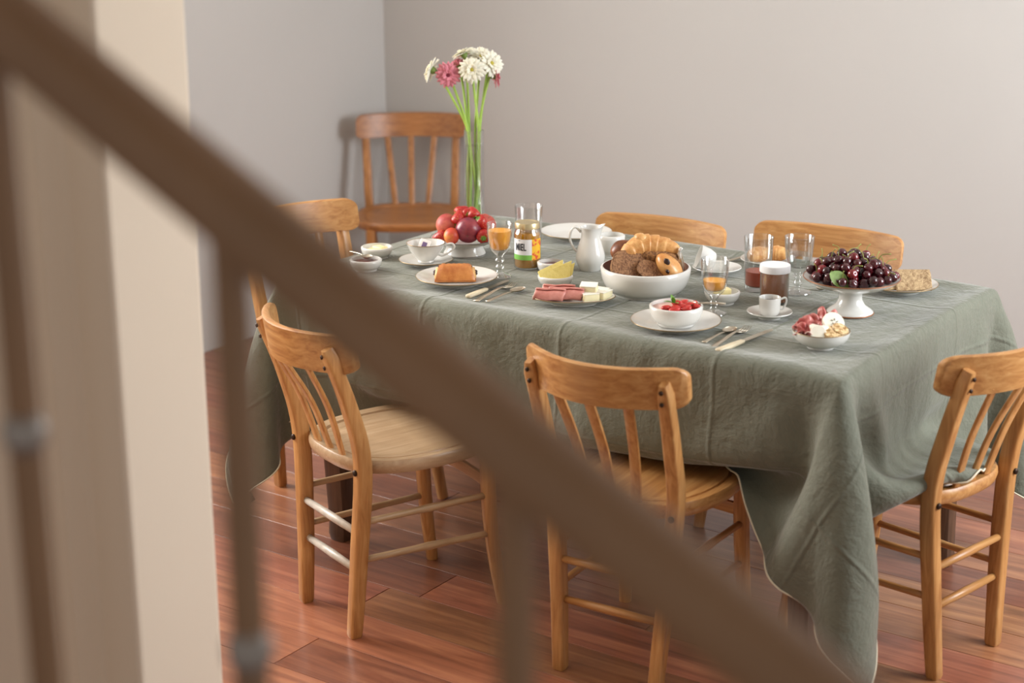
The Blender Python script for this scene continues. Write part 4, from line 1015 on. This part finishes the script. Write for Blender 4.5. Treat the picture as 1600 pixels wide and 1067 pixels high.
# --- cherry stand
CX, CY = -.208, .507
cs = thing('cake_stand', 'footed white porcelain stand with copper coloured rims', 'fruit stand', on(CX, CY))
mesh('stand_body', *lathe([(0, .004), (.050, .004), (.053, 0), (.0565, .001), (.0565, .006), (.050, .012), (.036, .022), (.0285, .036), (.0275, .048), (.031, .055), (.055, .062), (.085, .072), (.112, .086), (.1165, .090), (.1165, .0925), (.113, .0915), (.086, .078), (.055, .0675), (.02, .064), (0, .064)], 64), M['porcelain'], cs, angle=60)
mesh('top_rim', *ring(.1165, .0918, .0016, 64), M['rim_copper'], cs)
mesh('foot_rim', *ring(.0568, .0035, .0020, 64), M['rim_copper'], cs)
def cherry_mat():
    q = NT('dark_red_cherry'); q.set(Roughness=.12); q.b.inputs['Coat Weight'].default_value = .4
    oi = q.n('ShaderNodeObjectInfo'); r = q.n('ShaderNodeValToRGB'); e = r.color_ramp.elements
    e[0].color = srgb(46, 10, 18); e[1].color = srgb(120, 16, 26); e[1].position = 1; k = e.new(.7); k.color = srgb(74, 12, 22)
    q.l(oi.outputs['Random'], r.inputs['Fac']); q.l(r.outputs['Color'], q.b.inputs['Base Color']); return q.m
M['cherry'] = cherry_mat(); M['stem'] = plain('green_cherry_stem', srgb(136, 140, 66), .6)
cherry_data = None
rc = random.Random(5)
spots = []
def try_spot(x, y_, z_, r):
    for a in spots:
        if (a[0] - x) ** 2 + (a[1] - y_) ** 2 + (a[2] - z_) ** 2 < (a[3] + r) ** 2 * .84: return False
    return True
def surf(rad): return .068 + .026 * (rad / .112) ** 2
for it in range(9000):
    if len(spots) >= 135: break
    a = rc.uniform(0, 2 * PI); rad = .104 * math.sqrt(rc.random()); r = rc.uniform(.0105, .0128)
    x, y_ = rad * math.cos(a), rad * math.sin(a)
    ztop = .149 - .050 * (rad / .104) ** 2.4
    z_ = surf(rad) + r
    while z_ < ztop and not try_spot(x, y_, z_, r): z_ += .002
    if z_ < ztop and try_spot(x, y_, z_, r): spots.append((x, y_, z_, r))
ch_mesh = None
for i, (x, y_, z_, r) in enumerate(spots):
    t = thing('cherry', 'dark red cherry in the heap on the footed stand', 'cherry', on(CX + x, CY + y_, z_), rc.uniform(0, 6.28), 'cherries on the footed stand')
    if ch_mesh is None:
        o = mesh('cherry_flesh', *lathe([(0, -1), (.3, -.96), (.62, -.8), (.9, -.45), (1.02, .05), (.95, .5), (.7, .82), (.35, .93), (.12, .86), (0, .8)], 16), M['cherry'], t); ch_mesh = o.data
    else: o = link(bpy.data.objects.new('cherry_flesh', ch_mesh), t)
    o.scale = (r, r, r)
    o.rotation_euler = (rc.uniform(-1.2, 1.2), rc.uniform(-1.2, 1.2), 0)
    if i % 3 == 0 and z_ > .088:
        l1 = rc.uniform(.018, .034); an = rc.uniform(0, 6.28); d1 = rc.uniform(.5, 1.15)
        mesh('cherry_stem', *sweep(spline([(0, 0, r * .7), (.3 * l1 * d1 * math.cos(an), .3 * l1 * d1 * math.sin(an), r + .4 * l1), (l1 * d1 * math.cos(an), l1 * d1 * math.sin(an), r + l1 * (1 - .5 * d1))], 3), [(.0011, .0011)] * 6 + [(.0018, .0018)], 6), M['stem'], t)
lf = thing('cherry_leaf', 'green cherry leaf lying over the left rim of the footed stand', 'leaf', on(*near(CX, CY, -.068, -.078), .122), 0)
ly_ = (IR * .8 - Vector((0, 0, .55)) - IB * .2).normalized(); lz_ = (-IB * .8 + Vector((0, 0, .6))); lz_ = (lz_ - ly_ * lz_.dot(ly_)).normalized(); lx_ = ly_.cross(lz_)
lv, lfc = leaf_mesh(.060, .023, -.12, 10, .12)
mesh('leaf_blade', [lx_ * v[0] + ly_ * v[1] + lz_ * v[2] for v in lv], lfc, M['leaf_pale'], lf)

# --- crispbread plate
plate('white plate with crispbread at the far right corner of the table', -.195, .786, .098, .018)
M['crisp'] = two_tone('seeded_crispbread', srgb(134, 104, 72), srgb(196, 168, 128), 150, .85, .35, .6, 1.0, .004)
for i, (dx, dy, dz, rx, rz) in enumerate(((-.03, -.020, .028, -.8, .12), (-.036, -.004, .029, -.78, .06), (.028, -.030, .030, -.95, .03), (.026, -.016, .031, -.92, .0), (.031, -.002, .031, -.9, -.04))):
    c = mesh('crispbread', *box(-.046, .046, -.025, .025, -.0035, .0035, bev=.0015, seg=1), M['crisp'], smooth=False)
    put(c, on(*near(-.195, .786, dx, dy), dz), (-rx, 0, RZ + rz))
    tag(c, ['left front crispbread slice behind the cherries', 'left rear crispbread slice behind the cherries', 'front right crispbread slice on the far plate', 'middle right crispbread slice on the far plate', 'rear right crispbread slice on the far plate'][i], 'crispbread', 'crispbread slices')

# --- fruit dish
FX, FY = -1.360, .479
fd = thing('fruit_dish', 'low footed white dish with grey rim lines holding peaches and strawberries', 'fruit dish', on(FX, FY))
mesh('dish_body', *lathe([(0, .003), (.055, .003), (.059, 0), (.0605, .002), (.058, .008), (.052, .018), (.050, .026), (.066, .032), (.088, .042), (.095, .048), (.095, .050), (.092, .0495), (.08, .0435), (.05, .036), (0, .034)], 64), M['porcelain'], fd, angle=60)
M['rim_grey'] = plain('grey_rim_line', srgb(110, 108, 106), .4)
mesh('top_rim', *ring(.095, .0492, .0014, 64), M['rim_grey'], fd); mesh('foot_rim', *ring(.0603, .0035, .0012, 64), M['rim_grey'], fd)
M['peach'] = two_tone('red_peach', srgb(168, 60, 58), srgb(214, 130, 96), 14, .5, .42, .75, .05)
M['nect'] = two_tone('purple_red_nectarine', srgb(112, 36, 58), srgb(176, 76, 74), 16, .3, .4, .72, .03)
M['apricot'] = two_tone('orange_red_apricot', srgb(196, 70, 48), srgb(232, 160, 78), 14, .45, .45, .7, .05)
def peach(dx, dy, dz, r, mat, label, rot, group='stone fruit in the dish'):
    V, F = blob(r, r, r * .95, su=32, sv=20)
    V2 = []
    for v in V:
        a = math.atan2(v.y, v.x); g = math.exp(-(a / .22) ** 2); top_ = max(0, v.z / r - .75)
        V2.append(v * (1 - .05 * g - .35 * top_ ** 1.2))
    t = thing('peach', label, 'fruit', on(*near(FX, FY, dx, dy), dz), 0, group); t.rotation_euler = rot
    mesh('flesh', V2, F, M[mat], t)
    mesh('stem_end', *xf(blob(r * .1, r * .1, r * .12, su=8, sv=6), (0, 0, r * .80)), M['thyme'], t)
peach(.012, -.040, .078, .0365, 'nect', 'purple red nectarine at the front of the fruit dish', (1.9, .2, RZ))
peach(-.046, -.004, .084, .034, 'peach', 'pink red peach at the back left of the fruit dish', (.3, .5, 1))
peach(.056, .010, .080, .034, 'peach', 'pink red peach at the back right of the fruit dish', (.5, -.4, 2))
peach(-.034, -.052, .064, .0235, 'apricot', 'small orange red apricot at the front left of the fruit dish', (1.7, -.3, 2.2))
peach(.0, .045, .075, .034, 'peach', 'pink red peach hidden at the back of the fruit dish', (0, .4, 3))
for i, (dx, dy, dz, s, rot, lb) in enumerate(((-.064, -.040, .060, 1.0, (1.2, .3, 2.0), 'strawberry at the left rim of the fruit dish'), (-.017, -.020, .104, 1.1, (2.6, .3, .5), 'strawberry left of the top of the fruit heap'), (-.010, .006, .120, 1.0, (1.9, .2, -.4), 'strawberry at the back of the top of the fruit heap'), (.008, -.006, .116, 1.0, (1.4, .9, .8), 'strawberry in the middle of the top of the fruit heap'), (.026, -.012, .116, 1.1, (2.2, -.5, .6), 'strawberry right of the top of the fruit heap'), (.048, -.034, .098, 1.1, (.4, -.6, .5), 'strawberry with green leaves at the right of the nectarine'), (.054, -.058, .066, 1.15, (1.8, -.2, RZ), 'strawberry with its leaves facing front at the right rim of the fruit dish'))):
    strawberry(on(*near(FX, FY, dx, dy), dz), s, rot, lb, 'strawberries in the fruit dish')

# --- vase with gerberas
VX, VY = -1.551, .790
vs = thing('glass_vase', 'tall narrow clear glass vase half full of water at the far left corner', 'vase', on(VX, VY))
VR, VH = .030, .290
mesh('vase_glass', *lathe([(0, 0), (VR - .001, 0), (VR, .002), (VR, VH), (VR - .0012, VH + .001), (VR - .0022, VH), (VR - .0022, .010), (VR - .004, .008), (0, .008)], 40), M['glass'], vs, angle=40)
mesh('water', *lathe([(0, .0085), (VR - .0042, .0085), (VR - .0027, .0105), (VR - .0027, .245), (0, .245)], 40), M['water'], vs, angle=40)
M['gstem'] = plain('green_flower_stem', srgb(150, 182, 74), .5, vary=.12, scale=25)
M['petal_w'] = plain('cream_petal', srgb(240, 236, 214), .6, vary=.03, sss=.2)
M['petal_p'] = plain('pink_petal', srgb(222, 134, 150), .6, vary=.08, sss=.1)
M['disc_g'] = plain('yellow_green_disc', srgb(176, 164, 62), .8, bump=.8, scale=300); M['disc_p'] = plain('dark_red_disc', srgb(110, 24, 44), .8, bump=.8, scale=300)
M['sepal'] = plain('sepal_green', srgb(110, 132, 62), .6)
rg = random.Random(3)
def petal_mesh(L, W, n=7):
    V, F = [], []
    for i in range(n + 1):
        u = i / n; w = W * (.35 + .65 * min(1, u / .55)) * (1 - .8 * max(0, (u - .72) / .28) ** 2.2); z = -.10 * L * u * u
        V += [(-w, L * u, z + .2 * w), (0, L * u, z), (w, L * u, z + .2 * w)]
    for i in range(n):
        for k in (0, 1): F.append((i * 3 + k, i * 3 + k + 1, i * 3 + k + 4, i * 3 + k + 3))
    return V, F
def gerbera(px, py, dep, face, R, pink, label, k):
    """px, py: offset right / up of the vase foot in metres; dep: away; face: direction the flower looks at"""
    hp_ = Vector((VX, VY, TZ)) + IR * px + IB * dep + Vector((0, 0, py))
    t = thing('gerbera', label, 'flower', (VX, VY, TZ), 0, 'gerberas in the vase')
    an = k * 2 * PI / 9; foot = Vector((.016 * math.cos(an + 2.5), .016 * math.sin(an + 2.5), .012)); rim = Vector((.018 * math.cos(an), .018 * math.sin(an), VH - .01))
    h = hp_ - Vector((VX, VY, TZ)); f = Vector(face).normalized()
    rim.xy = (h.xy.normalized() * .021 + Vector((.006 * math.cos(an), .006 * math.sin(an)))) if h.xy.length > .02 else rim.xy
    pts = spline([tuple(foot), tuple((foot + rim) / 2 + Vector((.005 * math.sin(an * 3), .005 * math.cos(an * 2), 0))), tuple(rim), tuple(rim.lerp(h - f * .02, .55) + Vector((0, 0, .01))), tuple(h - f * .016)], 6)
    mesh('stem', *sweep(pts, (.0038, .0038), 8), M['gstem'], t)
    Q = f.to_track_quat('Z', 'Y').to_matrix()
    parts = []
    for lay, (n_, rr, el, w) in enumerate(((18, 1.08, .08, .13), (17, .95, .22, .13), (15, .52, .6, .08))):
        for i in range(n_):
            L = R * rr * rg.uniform(.92, 1.05)
            v, fa = petal_mesh(L - .004, R * w * (1.0 + .15 * rg.random()))
            v = [(x, y_ + .004, z_) for x, y_, z_ in v]
            # rounded petal ends
            parts.append(xf((v, fa), (0, 0, .002 * lay), (el + rg.uniform(-.1, .1), 0, 2 * PI * (i + .5 * lay) / n_ + rg.uniform(-.04, .04))))
    V, F = join(*parts)
    o = mesh('petals', [h + Q @ Vector(v) for v in V], F, M['petal_p' if pink else 'petal_w'], t); s_ = o.modifiers.new('solidify', 'SOLIDIFY'); s_.thickness = .0006
    V, F = blob(R * .2, R * .2, R * .1, su=14, sv=8)
    mesh('disc', [h + Q @ (Vector(v) + Vector((0, 0, .006))) for v in V], F, M['disc_p' if pink else 'disc_g'], t)
    V, F = lathe([(0, -.018), (.004, -.017), (.009, -.008), (.012, .002), (0, .004)], 14)
    mesh('sepals', [h + Q @ Vector(v) for v in V], F, M['sepal'], t)
tc_ = (CAM_POS - Vector((VX, VY, 1.2))).normalized()
def fc(r_, u_, t_): return IR * r_ + Vector((0, 0, u_)) - IB * t_
gerbera(-.004, .470, -.01, fc(.05, .25, 1), .0375, False, 'large cream gerbera facing front in the centre of the bouquet', 0)
gerbera(-.074, .455, .0, fc(.0, -.02, 1), .037, True, 'large pink gerbera left of the centre of the bouquet', 1)
gerbera(-.122, .468, .01, fc(-.85, .35, -.25), .037, False, 'cream gerbera turned sideways at the far left of the bouquet', 2)
gerbera(-.028, .512, .03, fc(-.35, .9, -.2), .037, False, 'cream gerbera turned upwards at the top of the bouquet', 3)
gerbera(.052, .485, .015, fc(.45, .35, .8), .038, False, 'cream gerbera at the right of the bouquet', 4)
gerbera(.022, .500, .045, fc(.1, .6, .6), .037, False, 'cream gerbera half hidden at the back of the bouquet', 5)
gerbera(.062, .448, .03, fc(.75, .15, -.2), .034, True, 'pink gerbera peeking out under the right cream one', 6)
gerbera(-.040, .470, .05, fc(-.1, .5, -.7), .033, True, 'pink gerbera mostly hidden behind the large pink one', 7)
